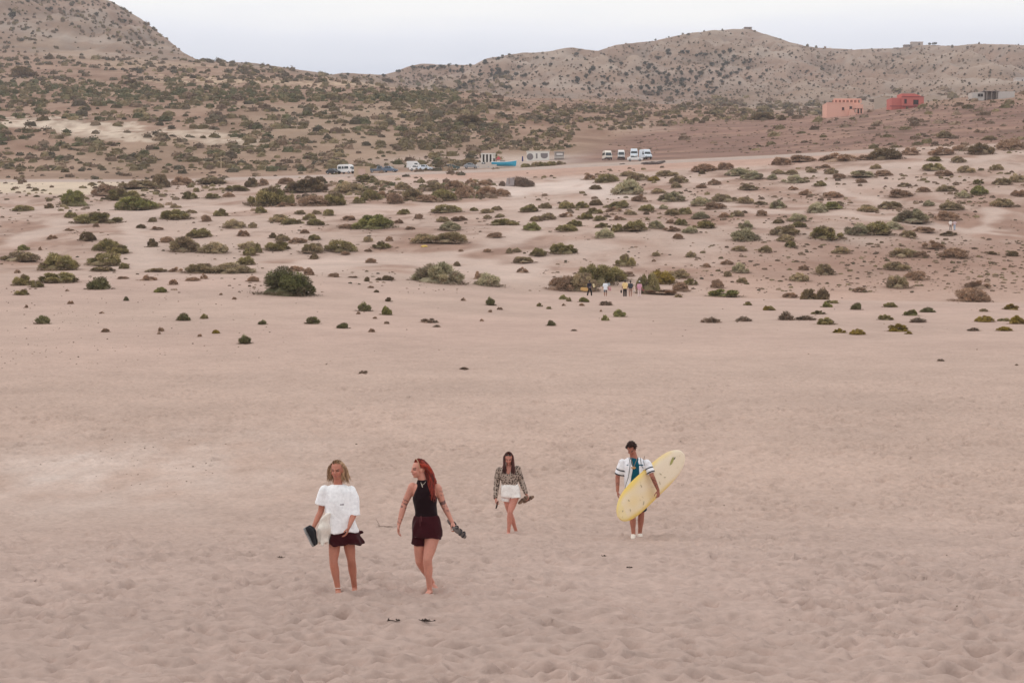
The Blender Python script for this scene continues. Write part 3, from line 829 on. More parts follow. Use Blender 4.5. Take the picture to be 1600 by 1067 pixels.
def scatter(n, u0, u1, v0, v1, wlo, whi, asp, pal, seed, dens=None, avoid=True, power=2.0, gul=False):
    r = np.random.default_rng(seed)
    out = []
    tries = 0
    while len(out) < n and tries < n * 9:
        tries += 1
        u = r.uniform(u0, u1); v = r.uniform(v0, v1)
        if dens is not None and r.random() > dens(u, v): continue
        if on_track(u, v): continue
        p = gp(u, v)
        if p is None: continue
        if gul and r.random() > 0.85 - 0.8 * gully(p): continue
        w = wlo + (whi - wlo) * r.random() ** power
        s = p[1] / F
        c = np.array(PAL[pal[r.integers(len(pal))]][r.integers(3)]) * r.uniform(0.85, 1.5) * np.array((1.1, 1.05, 1.0))
        hw = w * s * 0.5
        out.append((p[0], p[1], p[2] - 0.02 * hw, hw, hw * 2 * r.uniform(*asp), c))
    return out


def pn(u, v, su, sv, seed):
    return float(perlin(np.array([u / su]), np.array([v / sv]), seed)[0])


def dens_left(u, v):
    for (cu, cv, ru, rv) in ((60, 193, 80, 8), (150, 204, 65, 10), (205, 215, 45, 6), (300, 208, 50, 7), (345, 220, 35, 5)):
        if ((u - cu) / ru) ** 2 + ((v - cv) / rv) ** 2 < 1: return 0.12
    return min(1, max(0.10, 0.5 + 1.3 * pn(u, v, 60, 14, 501)))


BIGU = 1e9
mass_a = scatter(1750, -150, 780, 150, 268, 7, 27, (.3, .5), ['olive', 'olive', 'brown', 'green', 'dark'], 1, dens_left)
mass_a += scatter(1150, -150, 720, 127, 162, 6, 19, (.4, .6), ['green', 'green', 'olive'], 2, lambda u, v: min(1, max(.05, 1.0 - abs(v - (141 + 0.02 * u)) / 16)))
mass_a += scatter(420, 300, 800, 118, 150, 4, 13, (.4, .6), ['dark', 'olive', 'brown'], 3)
mass_a += scatter(750, -150, 520, 92, 128, 4, 16, (.35, .6), ['dark', 'dark', 'olive'], 4, lambda u, v: min(1, max(0.1, .5 + 1.4 * pn(u, v, 90, 8, 77))))
mass_a += scatter(260, -150, 760, 246, 282, 6, 24, (.3, .5), ['olive', 'brown', 'dark'], 19, lambda u, v: 0.25 if 500 < u < 700 and v > 258 else 1)
clump_mass('hillside_scrub', mass_a, 'low olive and green scrub covering the left hillside', 26, 21)
mass_b = scatter(1900, 620, 1290, 158, 236, 5, 17, (.35, .6), ['olive', 'olive', 'dark', 'brown'], 5, lambda u, v: 0 if (v > 208 - (u - 900) * 0.07 and u > 900) else min(1, max(.15, .6 + 1.2 * pn(u, v, 50, 12, 31))))
clump_mass('valley_scrub', mass_b, 'dull olive scrub over the low ridge in front of the mountain', 22, 22)
mass_c = scatter(330, 1000, 1720, 140, 240, 5, 26, (.25, .45), ['brown', 'olive', 'brown'], 6, lambda u, v: min(1, max(0.06, (u - 1050) / 420 + 0.5 * pn(u, v, 60, 10, 8))))
mass_c += scatter(1100, 950, 1720, 165, 240, 3, 9, (.2, .4), ['brown'], 7)
clump_mass('field_scrub', mass_c, 'brown tufts scattered over the bare reddish field', 20, 23)
mass_d = scatter(1000, -120, 330, -70, 92, 3, 10, (.5, .8), ['dark', 'dark', 'brown', 'olive'], 8, lambda u, v: 0.15 if ((u - 110) / 85) ** 2 + ((v - 74) / 13) ** 2 < 1 else 1)
clump_mass('hilltop_scrub', mass_d, 'dark scrub speckling the steep hill against the sky', 18, 24)
mass_e = scatter(4200, 560, 1720, 44, 172, 1.6, 6.0, (.5, .9), ['dark', 'brown', 'dark'], 9, None, gul=True)
clump_mass('mountain_scrub', mass_e, 'fine dark scrub speckling the stony mountain', 10, 25)
def dens_slope(u, v):
    return min(1, max(0.02, 0.35 + 1.5 * pn(u, v, 70, 16, 44)))
mass_f = scatter(1500, -60, 1660, 285, 458, 2.0, 9, (.2, .45), ['brown', 'dark', 'brown'], 10, dens_slope, power=2.6)
mass_f += scatter(900, 1080, 1700, 372, 458, 2.5, 13, (.2, .4), ['brown', 'olive', 'brown'], 11, lambda u, v: min(1, max(.1, (u - 1000) / 400 + 0.8 * pn(u, v, 40, 10, 3))), power=2.2)
mass_f += scatter(330, 430, 830, 285, 325, 6, 20, (.35, .55), ['brown', 'olive', 'green'], 14, lambda u, v: 1 if v < 312 else .25)
mass_f += scatter(500, 820, 1660, 262, 345, 4, 15, (.3, .5), ['brown', 'olive', 'brown'], 15, dens_slope)
mass_f += scatter(220, -60, 420, 283, 330, 5, 16, (.3, .5), ['brown', 'olive'], 16, dens_slope)
clump_mass('slope_litter', mass_f, 'small dry tufts and twigs littering the sandy slope', 12, 26)
mass_g = scatter(330, -40, 700, 462, 575, 1.2, 4.0, (.25, .5), ['dark', 'brown'], 12, lambda u, v: min(1, max(.05, (560 - u) / 500 + 0.8 * pn(u, v, 60, 16, 9))))
mass_g += scatter(60, 800, 1640, 466, 560, 1.2, 4.0, (.25, .5), ['dark', 'brown'], 13)
mass_g += scatter(60, 150, 340, 680, 780, 1.5, 4, (.2, .4), ['dark'], 17, lambda u, v: 0.5)
mass_g += scatter(45, -20, 1650, 600, 990, 1.5, 5, (.2, .4), ['dark', 'brown'], 18)
clump_mass('sand_litter', mass_g, 'tiny dark plant scraps strewn over the open sand', 8, 27)


# ---- dark trees on the far mountain
def tree_mesh(name, seed):
    r = np.random.default_rng(seed)
    n = 170
    lob = [(r.uniform(-.5, .5), r.uniform(-.5, .5), r.uniform(.75, 1.15), r.uniform(.35, .55)) for _ in range(6)]
    P = []; L = []
    while len(P) < n:
        l = lob[r.integers(6)]
        d = r.normal(size=3); d /= np.linalg.norm(d)
        P.append(np.array([l[0], l[1], l[2]]) + d * l[3] * r.uniform(.6, 1.05)); L.append(d)
    P = np.array(P); D = np.array(L)
    q = r.normal(size=(n, 3)); s = np.cross(D, q); s /= np.linalg.norm(s, axis=1)[:, None]
    t2 = np.cross(s, D) + D * .4
    sz = r.uniform(.16, .34, (n, 1))
    tri = np.stack([P - s * sz * .6, P + s * sz * .6, P + t2 * sz], 1).reshape(-1, 3)
    col = np.repeat(np.array([(0.050, 0.056, 0.040)]) * r.uniform(.7, 1.4, (n, 1)), 3, 0)
    # trunk with two limbs
    tv = []; tf = []
    def seg(p, q2, r0, r1):
        o = len(tv)
        for (c, rr) in ((p, r0), (q2, r1)):
            for k in range(5):
                tv.append((c[0] + rr * math.cos(k * 1.2566), c[1] + rr * math.sin(k * 1.2566), c[2]))
        for k in range(5):
            a, b = o + k, o + (k + 1) % 5
            tf.append((a, b, b + 5)); tf.append((a, b + 5, a + 5))
    seg((0, 0, -.2), (0.03, 0, .5), .11, .08); seg((0.03, 0, .45), (-.35, .1, .95), .06, .03); seg((0.03, 0, .45), (.35, -.15, 1.0), .06, .03)
    V = np.concatenate([tri, np.array(tv)]); Ft = np.concatenate([np.arange(3 * n).reshape(-1, 3), np.array(tf) + 3 * n])
    C = np.concatenate([col, np.repeat([[0.06, 0.045, 0.035]], len(tv), 0)])
    return mesh_np(name, V, Ft, C, False, M_LEAF)


TREES = [tree_mesh('argan_tree', 700 + k) for k in range(4)]
r = np.random.default_rng(33)
clusters = [(875, 95, 50, 8), (945, 110, 45, 10), (865, 128, 40, 10), (815, 130, 40, 12), (930, 135, 60, 14), (1000, 112, 40, 14), (1060, 120, 30, 22), (1105, 130, 40, 22), (1040, 145, 60, 10), (1150, 100, 40, 14), (780, 118, 30, 10),
            (700, 115, 40, 8), (1130, 118, 30, 12), (740, 135, 60, 8), (1085, 88, 40, 10), (1000, 145, 60, 8), (1300, 115, 70, 18), (1420, 108, 80, 14), (1250, 120, 50, 20)]
pts = []
k = 0
while k < 225:
    c = clusters[r.integers(len(clusters))] if k < 190 else (1000, 120, 200, 22)
    u, v = c[0] + r.normal() * c[2] * .6, c[1] + r.normal() * c[3] * .6
    p = gp(u, v)
    if p is None or p[1] < 1250 or r.random() > 0.6 - 1.0 * gully(p): continue
    k += 1
    pts.append((u, v, r.uniform(4.5, 10.5) if u < 1200 else r.uniform(3.5, 6.5)))
for k in range(26):          # on the low skyline to the left
    u = r.uniform(535, 790); v = float(np.interp(u, [535, 600, 640, 742, 790], [117, 119.5, 107, 104, 88])) + r.uniform(0, 3)
    pts.append((u, v, r.uniform(5, 9)))
pts += [(1025, 64.5, 5), (1045, 60, 4), (1385, 76, 5), (1460, 71.5, 8), (1452, 71.5, 7), (195, 36, 9), (80, 18, 10), (150, 25, 8), (20, 30, 16), (170, 12, 9), (350, 95.5, 10)]
for (u, v, w) in pts:
    p = gp(u, v)
    if p is None or p[1] < 1250: continue
    o = bpy.data.objects.new('tree', TREES[r.integers(4)])
    COL.objects.link(o)
    s = w * p[1] / F * 0.5
    o.location = (p[0], p[1], p[2] - 0.05 * s)
    o.rotation_euler = (0, 0, r.uniform(0, 6.28))
    o.scale = (s, s, s * r.uniform(.85, 1.1))
    if u < 520: tag(o, 'dark lone tree on the steep scrubby hill', 'tree', 'trees on the steep hill')
    elif v > 86 or u > 1200: tag(o, 'dark rounded tree on the far stony mountainside', 'tree', 'trees on the far mountain')
    else: tag(o, 'small dark tree near the crest of the far mountain', 'tree', 'trees on the far mountain')
# a few bigger trees in the low scrub
for (u, v, w, h) in ((735, 196, 42, 20), (1190, 188, 34, 14), (35, 120, 40, 18), (77, 93, 16, 9), (205, 132, 22, 9), (555, 130, 16, 10), (597, 139, 8, 8), (605, 128, 20, 6), (1222, 188, 16, 10), (1288, 182, 12, 8)):
    p = gp(u, v)
    if p is None: continue
    place_shrub(SH['d'][int(u) % 3], p, w, h, 'tree', 'broad dark thicket ' + {735: 'above the white hut', 1190: 'at the far end of the brown field', 35: 'at the foot of the steep hill', 77: 'on the flank of the steep hill', 205: 'in the green scrub band', 555: 'below the low skyline gap', 597: 'standing alone on pale ground', 605: 'on the low skyline gap', 1222: 'near the edge of the brown field', 1288: 'beside the peach house'}[u], 'thickets in the hill scrub', int(u))['category'] = 'tree'


# fallen leaves and dark twigs stain the sand under every bush
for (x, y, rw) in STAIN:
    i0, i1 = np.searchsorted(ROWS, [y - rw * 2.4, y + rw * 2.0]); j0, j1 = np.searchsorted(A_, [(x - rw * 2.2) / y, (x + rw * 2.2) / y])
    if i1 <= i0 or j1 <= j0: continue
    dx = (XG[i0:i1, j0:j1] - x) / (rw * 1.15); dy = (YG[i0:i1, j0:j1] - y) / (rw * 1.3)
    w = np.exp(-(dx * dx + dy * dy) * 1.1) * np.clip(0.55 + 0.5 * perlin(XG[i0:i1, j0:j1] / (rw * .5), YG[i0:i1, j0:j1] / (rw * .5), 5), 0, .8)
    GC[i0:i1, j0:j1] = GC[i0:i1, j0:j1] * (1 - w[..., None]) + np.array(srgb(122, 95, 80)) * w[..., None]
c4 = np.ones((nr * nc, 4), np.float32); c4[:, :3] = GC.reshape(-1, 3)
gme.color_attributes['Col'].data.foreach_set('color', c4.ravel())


# ------------------------------------------------------------------ people
class Solid:
    """closed pieces gathered, then fused into one continuous skin"""
    def __init__(self): self.v = []; self.f = []

    def rings(self, rs):
        """rs: list of (m,3) arrays, equal m; capped with fans"""
        m = len(rs[0]); o = len(self.v)
        for r_ in rs: self.v += [tuple(p) for p in r_]
        for i in range(len(rs) - 1):
            for k in range(m):
                a = o + i * m + k; b = o + i * m + (k + 1) % m
                self.f.append((a, b, b + m, a + m))
        for r_, base in ((rs[0], o), (rs[-1], o + (len(rs) - 1) * m)):
            c = len(self.v); self.v.append(tuple(np.mean(r_, 0)))
            for k in range(m): self.f.append((base + k, base + (k + 1) % m, c))

    def limb(self, pts, rad, n=12, flat=1.0, fdir=None, cap=True):
        """tapered round limb through pts, smooth, with rounded ends; flat squeezes it along fdir"""
        P = [np.array(p, float) for p in pts]; Rr = list(rad)
        # smooth the path
        Q = []; S = []
        for i in range(len(P) - 1):
            p0 = P[max(0, i - 1)]; p1 = P[i]; p2 = P[i + 1]; p3 = P[min(len(P) - 1, i + 2)]
            for t in (0, 0.25, 0.5, 0.75):
                l = p1 + (p2 - p1) * t
                cr = 0.5 * ((2 * p1) + (-p0 + p2) * t + (2 * p0 - 5 * p1 + 4 * p2 - p3) * t * t + (-p0 + 3 * p1 - 3 * p2 + p3) * t ** 3)
                Q.append(l * 0.5 + cr * 0.5); tt = t * t * (3 - 2 * t); S.append(Rr[i] * (1 - tt) + Rr[i + 1] * tt)
        Q.append(P[-1]); S.append(Rr[-1])
        d0 = Q[0] - Q[1]; d0 /= np.linalg.norm(d0); d1 = Q[-1] - Q[-2]; d1 /= np.linalg.norm(d1)
        if cap: Q = [Q[0] + d0 * S[0] * 0.9, Q[0] + d0 * S[0] * 0.55] + Q
        if cap is True: Q = Q + [Q[-1] + d1 * S[-1] * 0.55, Q[-1] + d1 * S[-1] * 0.9]
        if cap: S = [S[0] * 0.35, S[0] * 0.82] + S
        if cap is True: S = S + [S[-1] * 0.82, S[-1] * 0.35]
        ref = np.array(fdir if fdir is not None else (0.13, 0.9, 0.21), float)
        rs = []
        for i, q in enumerate(Q):
            t = Q[min(i + 1, len(Q) - 1)] - Q[max(i - 1, 0)]; t /= np.linalg.norm(t)
            b = np.cross(t, ref); b /= np.linalg.norm(b) + 1e-9; c = np.cross(b, t)
            an = np.linspace(0, 2 * math.pi, n, endpoint=False)
            rs.append(q + S[i] * (np.cos(an)[:, None] * b + np.sin(an)[:, None] * c * flat))
        self.rings(rs)

    def hoops(self, hs, n=28):
        """hs: (x, y, z, half width, half depth, yaw, wave amplitude)"""
        rs = []
        for h in hs:
            x, y, z, ra, rb = h[:5]; yaw = h[5] if len(h) > 5 else 0; wv = h[6] if len(h) > 6 else 0
            an = np.linspace(0, 2 * math.pi, n, endpoint=False)
            ex = 0.82
            cx = np.sign(np.cos(an)) * np.abs(np.cos(an)) ** ex * ra; cy = np.sign(np.sin(an)) * np.abs(np.sin(an)) ** ex * rb
            k = 1 + wv * np.sin(6 * an + 1.3)
            rs.append(np.stack([x + (cx * math.cos(yaw) - cy * math.sin(yaw)) * k, y + (cx * math.sin(yaw) + cy * math.cos(yaw)) * k, np.full(n, z) + wv * 0.25 * np.sin(4 * an)], 1))
        self.rings(rs)

    def arcs(self, hs, th=0.02, n=22):
        """open jacket: hs (x, y, z, ra, rb, a0, a1), an arc of cloth from angle a0 to a1"""
        rs = []
        for (x, y, z, ra, rb, a0, a1) in hs:
            an = np.linspace(a0, a1, n)
            o = np.stack([x + ra * np.cos(an), y + rb * np.sin(an), np.full(n, z)], 1)
            i = np.stack([x + (ra - th) * np.cos(an), y + (rb - th) * np.sin(an), np.full(n, z)], 1)[::-1]
            rs.append(np.concatenate([o, i]))
        self.rings(rs)

    def ball(self, c, r3, ax=None, n=14, m=9):
        c = np.array(c, float)
        ax = np.eye(3) if ax is None else np.array(ax, float)
        rs = []
        for i in range(m):
            el = -math.pi / 2 + math.pi * (i + 0.5) / m
            an = np.linspace(0, 2 * math.pi, n, endpoint=False)
            l = np.stack([np.cos(an) * math.cos(el) * r3[0], np.sin(an) * math.cos(el) * r3[1], np.full(n, math.sin(el) * r3[2])], 1)
            rs.append(c + l @ ax)
        self.rings(rs)

    def fuse(self, name, voxel, smooth=6, paint=None, material=None, wrinkle=0.0, wscale=14.0, factor=0.5, cut=None):
        me = bpy.data.meshes.new('tmp'); me.from_pydata(self.v, [], self.f)
        bm = bmesh.new(); bm.from_mesh(me); bmesh.ops.recalc_face_normals(bm, faces=bm.faces); bm.to_mesh(me); bm.free()
        o = bpy.data.objects.new('tmp', me); COL.objects.link(o)
        md = o.modifiers.new('r', 'REMESH'); md.mode = 'VOXEL'; md.voxel_size = voxel
        if smooth:
            ms = o.modifiers.new('s', 'SMOOTH'); ms.iterations = smooth; ms.factor = factor
        dg = bpy.context.evaluated_depsgraph_get()
        out = bpy.data.meshes.new_from_object(o.evaluated_get(dg))
        bpy.data.objects.remove(o); bpy.data.meshes.remove(me)
        out.name = name
        n = len(out.vertices)
        co = np.zeros(n * 3, np.float32); out.vertices.foreach_get('co', co); co = co.reshape(-1, 3)
        if wrinkle:
            no = np.zeros(n * 3, np.float32); out.vertices.foreach_get('normal', no); no = no.reshape(-1, 3)
            x, y, z = co.T * wscale
            w = np.sin(x * 1.1 + 2.1 * np.sin(z * 0.6 + y)) * np.sin(z * 0.45 + 0.8 * x + 1.7) + 0.6 * np.sin(z * 1.3 + 1.9 * np.sin(x * 0.9) + 2.2 * y)
            co = co + no * (w * wrinkle)[:, None]
            out.vertices.foreach_set('co', co.astype(np.float32).ravel())
        set_cols(out, paint(co) if callable(paint) else np.repeat(np.array([paint]), n, 0))
        out.polygons.foreach_set('use_smooth', np.ones(len(out.polygons), bool))
        if material: out.materials.append(material)
        out.update()
        return out


M_SKIN = mat_attr('skin', 0.55, 0.05, 30.0, spec=0.35)
M_SKIN.node_tree.nodes['Principled BSDF'].inputs['Subsurface Weight'].default_value = 0.08
M_SKIN.node_tree.nodes['Principled BSDF'].inputs['Subsurface Radius'].default_value = (0.02, 0.008, 0.004)
M_CLOTH = mat_attr('cloth', 0.9, 0.10, 25.0, bump=0.25, bscale=60.0, spec=0.15, sheen=0.1)
M_HAIR = mat_attr('hair', 0.45, 0.2, 60.0, spec=0.4)


def leopard():
    m = bpy.data.materials.new('spotted_blouse'); m.use_nodes = True
    n, l = m.node_tree.nodes, m.node_tree.links
    b = n['Principled BSDF']; b.inputs['Roughness'].default_value = 0.85; b.inputs['Specular IOR Level'].default_value = 0.15
    tc = n.new('ShaderNodeTexCoord')
    vo = n.new('ShaderNodeTexVoronoi'); vo.inputs['Scale'].default_value = 30.0; vo.inputs['Randomness'].default_value = 1.0
    nz = n.new('ShaderNodeTexNoise'); nz.inputs['Scale'].default_value = 55.0
    ad = n.new('ShaderNodeMath'); ad.operation = 'MULTIPLY_ADD'; ad.inputs[1].default_value = 0.5
    rp = n.new('ShaderNodeValToRGB'); e = rp.color_ramp.elements
    e[0].position = 0.36; e[0].color = (0.20, 0.14, 0.11, 1); e[1].position = 0.80; e[1].color = (0.40, 0.32, 0.27, 1)
    q = e.new(0.42); q.color = (0.05, 0.036, 0.03, 1); q = e.new(0.66); q.color = (0.06, 0.042, 0.035, 1); q = e.new(0.70); q.color = (0.36, 0.28, 0.23, 1)
    l.new(tc.outputs['Object'], vo.inputs['Vector']); l.new(tc.outputs['Object'], nz.inputs['Vector'])
    l.new(nz.outputs['Fac'], ad.inputs[0]); l.new(vo.outputs['Distance'], ad.inputs[2]); l.new(ad.outputs[0], rp.inputs[0]); l.new(rp.outputs[0], b.inputs['Base Color'])
    return m


def unit(v):
    v = np.array(v, float); return v / np.linalg.norm(v)


def head_frame(f, up=(0, 0, 1)):
    f = unit(f); u = np.array(up, float); u = unit(u - f * (u @ f)); r_ = np.cross(f, u)
    return r_, f, u          # right of the head, forward, up


def add_head(S, c, f, up, k=1.0, neck=None, nr=0.052):
    r_, f, u = head_frame(f, up); c = np.array(c, float); ax = np.stack([r_, f, u])
    S.ball(c + (u * .026 - f * .012) * k, np.array((.073, .090, .090)) * k, ax, 20, 13)
    S.ball(c + (-u * .030 + f * .022) * k, np.array((.058, .064, .082)) * k, ax, 18, 11)
    S.ball(c + (-u * .090 + f * .052) * k, np.array((.030, .026, .022)) * k, ax)
    S.limb([c + (f * .084 + u * .004) * k, c + (f * .098 - u * .028) * k], [.009 * k, .0135 * k], 8)
    for s in (-1, 1):
        S.ball(c + (r_ * s * .074 - u * .012 - f * .005) * k, np.array((.010, .020, .031)) * k, ax, 10, 7)
        S.ball(c + (r_ * s * .034 - u * .035 + f * .060) * k, np.array((.024, .020, .022)) * k, ax, 10, 7)
    S.ball(c + (f * .072 + u * .018) * k, np.array((.046, .018, .012)) * k, ax)
    S.ball(c + (f * .084 - u * .060) * k, np.array((.022, .010, .010)) * k, ax)
    if neck is not None:
        S.limb([c + (-u * .05 - f * .02) * k, neck], [nr * k, nr * 1.12 * k], 14)


def face_paint(co, col, c, f, up, k, skin, hair=None):
    r_, f, u = head_frame(f, up)
    L = (co - np.array(c)) / k
    x, y, z = L @ r_, L @ f, L @ u
    front = y > 0.045
    def put(mask, c_, w=1.0): col[mask] = col[mask] * (1 - w) + np.array(c_) * w
    for s in (-1, 1):
        put(front & (((x - s * .031) / .017) ** 2 + ((z - .002) / .008) ** 2 < 1), (0.05, 0.03, 0.025), .85)
        put(front & (((x - s * .032) / .022) ** 2 + ((z - .022) / .006) ** 2 < 1), (0.07, 0.04, 0.025), .75)
        put(front & (((x - s * .040) / .024) ** 2 + ((z + .035) / .02) ** 2 < 1), (skin[0] * 1.05, skin[1] * .80, skin[2] * .78), .5)
    put(front & ((x / .024) ** 2 + ((z + .061) / .0085) ** 2 < 1), (0.42, 0.12, 0.11), .7)
    return col


def add_hand(S, w, d, pn_, th, k=1.0, curl=0.5, spread=1.0):
    """w wrist, d finger direction, pn_ palm side, th thumb side"""
    w = np.array(w, float); d = unit(d); pn_ = np.array(pn_, float); pn_ = unit(pn_ - d * (pn_ @ d)); s = np.cross(d, pn_)
    if s @ np.array(th, float) < 0: s = -s
    an = np.linspace(0, 2 * math.pi, 12, endpoint=False)
    rs = [w + d * t * k + k * (np.cos(an)[:, None] * s * a + np.sin(an)[:, None] * pn_ * b) for t, a, b in ((-.01, .022, .018), (.02, .028, .016), (.05, .037, .015), (.08, .040, .013), (.092, .034, .009))]
    S.rings(rs)
    tips = []
    for off, L in ((.030, .072), (.010, .083), (-.010, .078), (-.029, .060)):
        p = w + d * .082 * k + s * off * k
        a = curl * 0.55; dir_ = d * math.cos(a) + pn_ * math.sin(a)
        p1 = p + dir_ * L * .45 * k; a += curl * 1.0
        p2 = p1 + (d * math.cos(a) + pn_ * math.sin(a)) * L * .32 * k; a += curl * 0.8
        p3 = p2 + (d * math.cos(a) + pn_ * math.sin(a)) * L * .26 * k
        S.limb([p, p1, p2, p3], [.0095 * k, .009 * k, .0085 * k, .007 * k], 8)
        tips.append(p3)
    b = w + d * .022 * k + s * .024 * k
    t1 = b + (d * .6 + s * .75 + pn_ * .25) * .035 * k; t2 = t1 + (d * .85 + s * .25 + pn_ * .45) * .032 * k; t3 = t2 + (d * .9 + pn_ * .4 - s * .05) * .024 * k
    S.limb([b, t1, t2, t3], [.014 * k, .011 * k, .010 * k, .008 * k], 8)
    return tips


def add_leg(S, hip, knee, ank, toe, rt=.082, rk=.053, rc=.054, ra=.034, foot=True, k=1.0):
    hip, knee, ank, toe = [np.array(p, float) for p in (hip, knee, ank, toe)]
    mid = hip + (knee - hip) * .5
    calf = knee + (ank - knee) * .32 + np.array((0, .012, 0)); low = knee + (ank - knee) * .72
    S.limb([hip, mid, knee, calf, low, ank], [rt * 1.02, rt * .86, rk, rc, ra * 1.12, ra], 14)
    if foot:
        fd = toe - ank; fd[2] = 0; fd = unit(fd)
        heel = ank - fd * .03; heel[2] = ank[2] - .045
        ball_ = ank + (toe - ank) * .72; ball_[2] = toe[2] + .004
        S.limb([ank, heel], [ra, .034], 12)
        S.limb([heel, ank + fd * .05 - np.array((0, 0, .03)), ball_, toe], [.032, .036, .036, .020], 12, .75, (0, 0, 1))
        s = np.cross(fd, (0, 0, 1))
        for j, (o_, l_) in enumerate(((.024, .03), (.010, .026), (-.003, .022), (-.015, .016), (-.025, .010))):
            b = ball_ + s * o_ + fd * .02
            S.limb([b, b + fd * (.022 + l_)], [.011, .009], 6)


def add_arm(S, sh, el, wr, r0=.047, r1=.038, r2=.025):
    sh, el, wr = [np.array(p, float) for p in (sh, el, wr)]
    S.limb([sh, sh + (el - sh) * .45, el, el + (wr - el) * .3, wr], [r0 * 1.1, r0 * .95, r1, r1 * .98, r2], 12)


def strands(name, roots, bend, material, col, col2, seed, rad=0.010, n=6):
    """locks of hair: every lock a tapering tube through its own points"""
    r = np.random.default_rng(seed)
    V = []; Fq = []; C = []
    for lock in roots:
        P = np.array(lock, float)
        m = 9
        tt = np.linspace(0, len(P) - 1, m)
        Q = np.stack([np.interp(tt, np.arange(len(P)), P[:, a]) for a in range(3)], 1)
        for _ in range(2): Q[1:-1] = 0.25 * Q[:-2] + 0.5 * Q[1:-1] + 0.25 * Q[2:]
        Q += np.cumsum(r.normal(size=Q.shape) * bend, 0)
        o = len(V); rr = rad * r.uniform(.7, 1.3); sh = r.random()
        c = np.array(col) * (1 - sh) + np.array(col2) * sh
        for i, q in enumerate(Q):
            t = Q[min(i + 1, m - 1)] - Q[max(i - 1, 0)]; t /= np.linalg.norm(t) + 1e-9
            b = np.cross(t, (0.2, 0.9, 0.3)); b /= np.linalg.norm(b) + 1e-9; e = np.cross(b, t)
            w = rr * (1 - (i / (m - 1)) ** 2.5 * 0.85)
            for k in range(n):
                a = 2 * math.pi * k / n
                V.append(q + w * (math.cos(a) * b + math.sin(a) * e)); C.append(c)
        for i in range(m - 1):
            for k in range(n):
                a = o + i * n + k; b2 = o + i * n + (k + 1) % n
                Fq.append((a, b2, b2 + n, a + n))
    return mesh_np(name, V, Fq, np.array(C), True, material)


def scalp_locks(c, f, up, k, ends, count, seed, face=0.25, hairline=0.055):
    """locks from all over the scalp, falling to points chosen by ends(local x, back)"""
    r = np.random.default_rng(seed)
    r_, f, u = head_frame(f, up); c = np.array(c, float)
    out = []
    while len(out) < count:
        az = r.uniform(0, 2 * math.pi); el = r.uniform(0.05, 1.5)
        x, y, z = math.cos(az) * math.cos(el), math.sin(az) * math.cos(el), math.sin(el)
        if y > face and z < 0.72: continue
        root = c + (r_ * x * .076 + f * (y * .093 - .012) + u * (z * .094 + .026)) * k
        out.append((root, x, y, z))
    locks = []
    for root, x, y, z in out:
        locks.append(ends(root, x, y, z, r, r_, f, u))
    return locks


def shoe_meshes(L=0.26, col=(0.03, 0.03, 0.03), sole=(0.5, 0.48, 0.45), thick=0.05, high=0.08, sandal=False):
    """shoe along +X, sole at z 0; returns sole and upper mesh"""
    S = Solid()
    w = [.5, .85, .92, .8, .86, 1.0, .92, .5]
    xs = np.linspace(-.5, .5, 8) * L
    an = np.linspace(0, 2 * math.pi, 14, endpoint=False)
    lo = [np.stack([np.full(14, x), np.cos(an) * .042 * k_, np.sin(an) * thick * .32 + thick * .3], 1) for x, k_ in zip(xs, w)]
    S.rings(lo)
    ms = S.fuse('sole', .008, 2, sole, M_CLOTH)
    U = Solid()
    if sandal:
        for (xx, rr) in ((.06, .040), (.0, .036)):
            pts = [(xx * L / .26, .04 * math.cos(a), .02 + rr * math.sin(a)) for a in np.linspace(0, math.pi, 7)]
            U.limb(pts, [.011] * 7, 8)
        U.limb([(-.11 * L / .26, 0, .03), (-.03, .03, .045), (.0, .034, .04)], [.009, .009, .009], 8)
    else:
        hs = [.55, .85, 1.0, .95, .72, .5, .4, .2]
        up_ = [np.stack([np.full(14, x), np.cos(an) * .040 * k_, .03 + (np.sin(an) * .5 + .5) * high * h], 1) for x, k_, h in zip(xs, w, hs)]
        U.rings(up_)
    mu = U.fuse('upper', .008, 3, col, M_CLOTH)
    return ms, mu


def held_shoe(world_root, pos, rot, label, cat, group=None, name='shoe', **kw):
    """a shoe in a hand: its own thing; pos and rot are in the walker's frame"""
    ms, mu = shoe_meshes(**kw)
    e_ = empty(name, (0, 0, 0))
    e_.matrix_world = world_root @ Matrix.Translation(Vector(pos)) @ rot.to_4x4()
    link('sole', ms, e_); link('straps' if kw.get('sandal') else 'upper', mu, e_)
    return tag(e_, label, cat, group)


def axes_rot(xdir, zdir):
    x = Vector(xdir).normalized(); z = Vector(zdir); z = (z - x * z.dot(x)).normalized(); y = z.cross(x)
    return Matrix((x, y, z)).transposed()


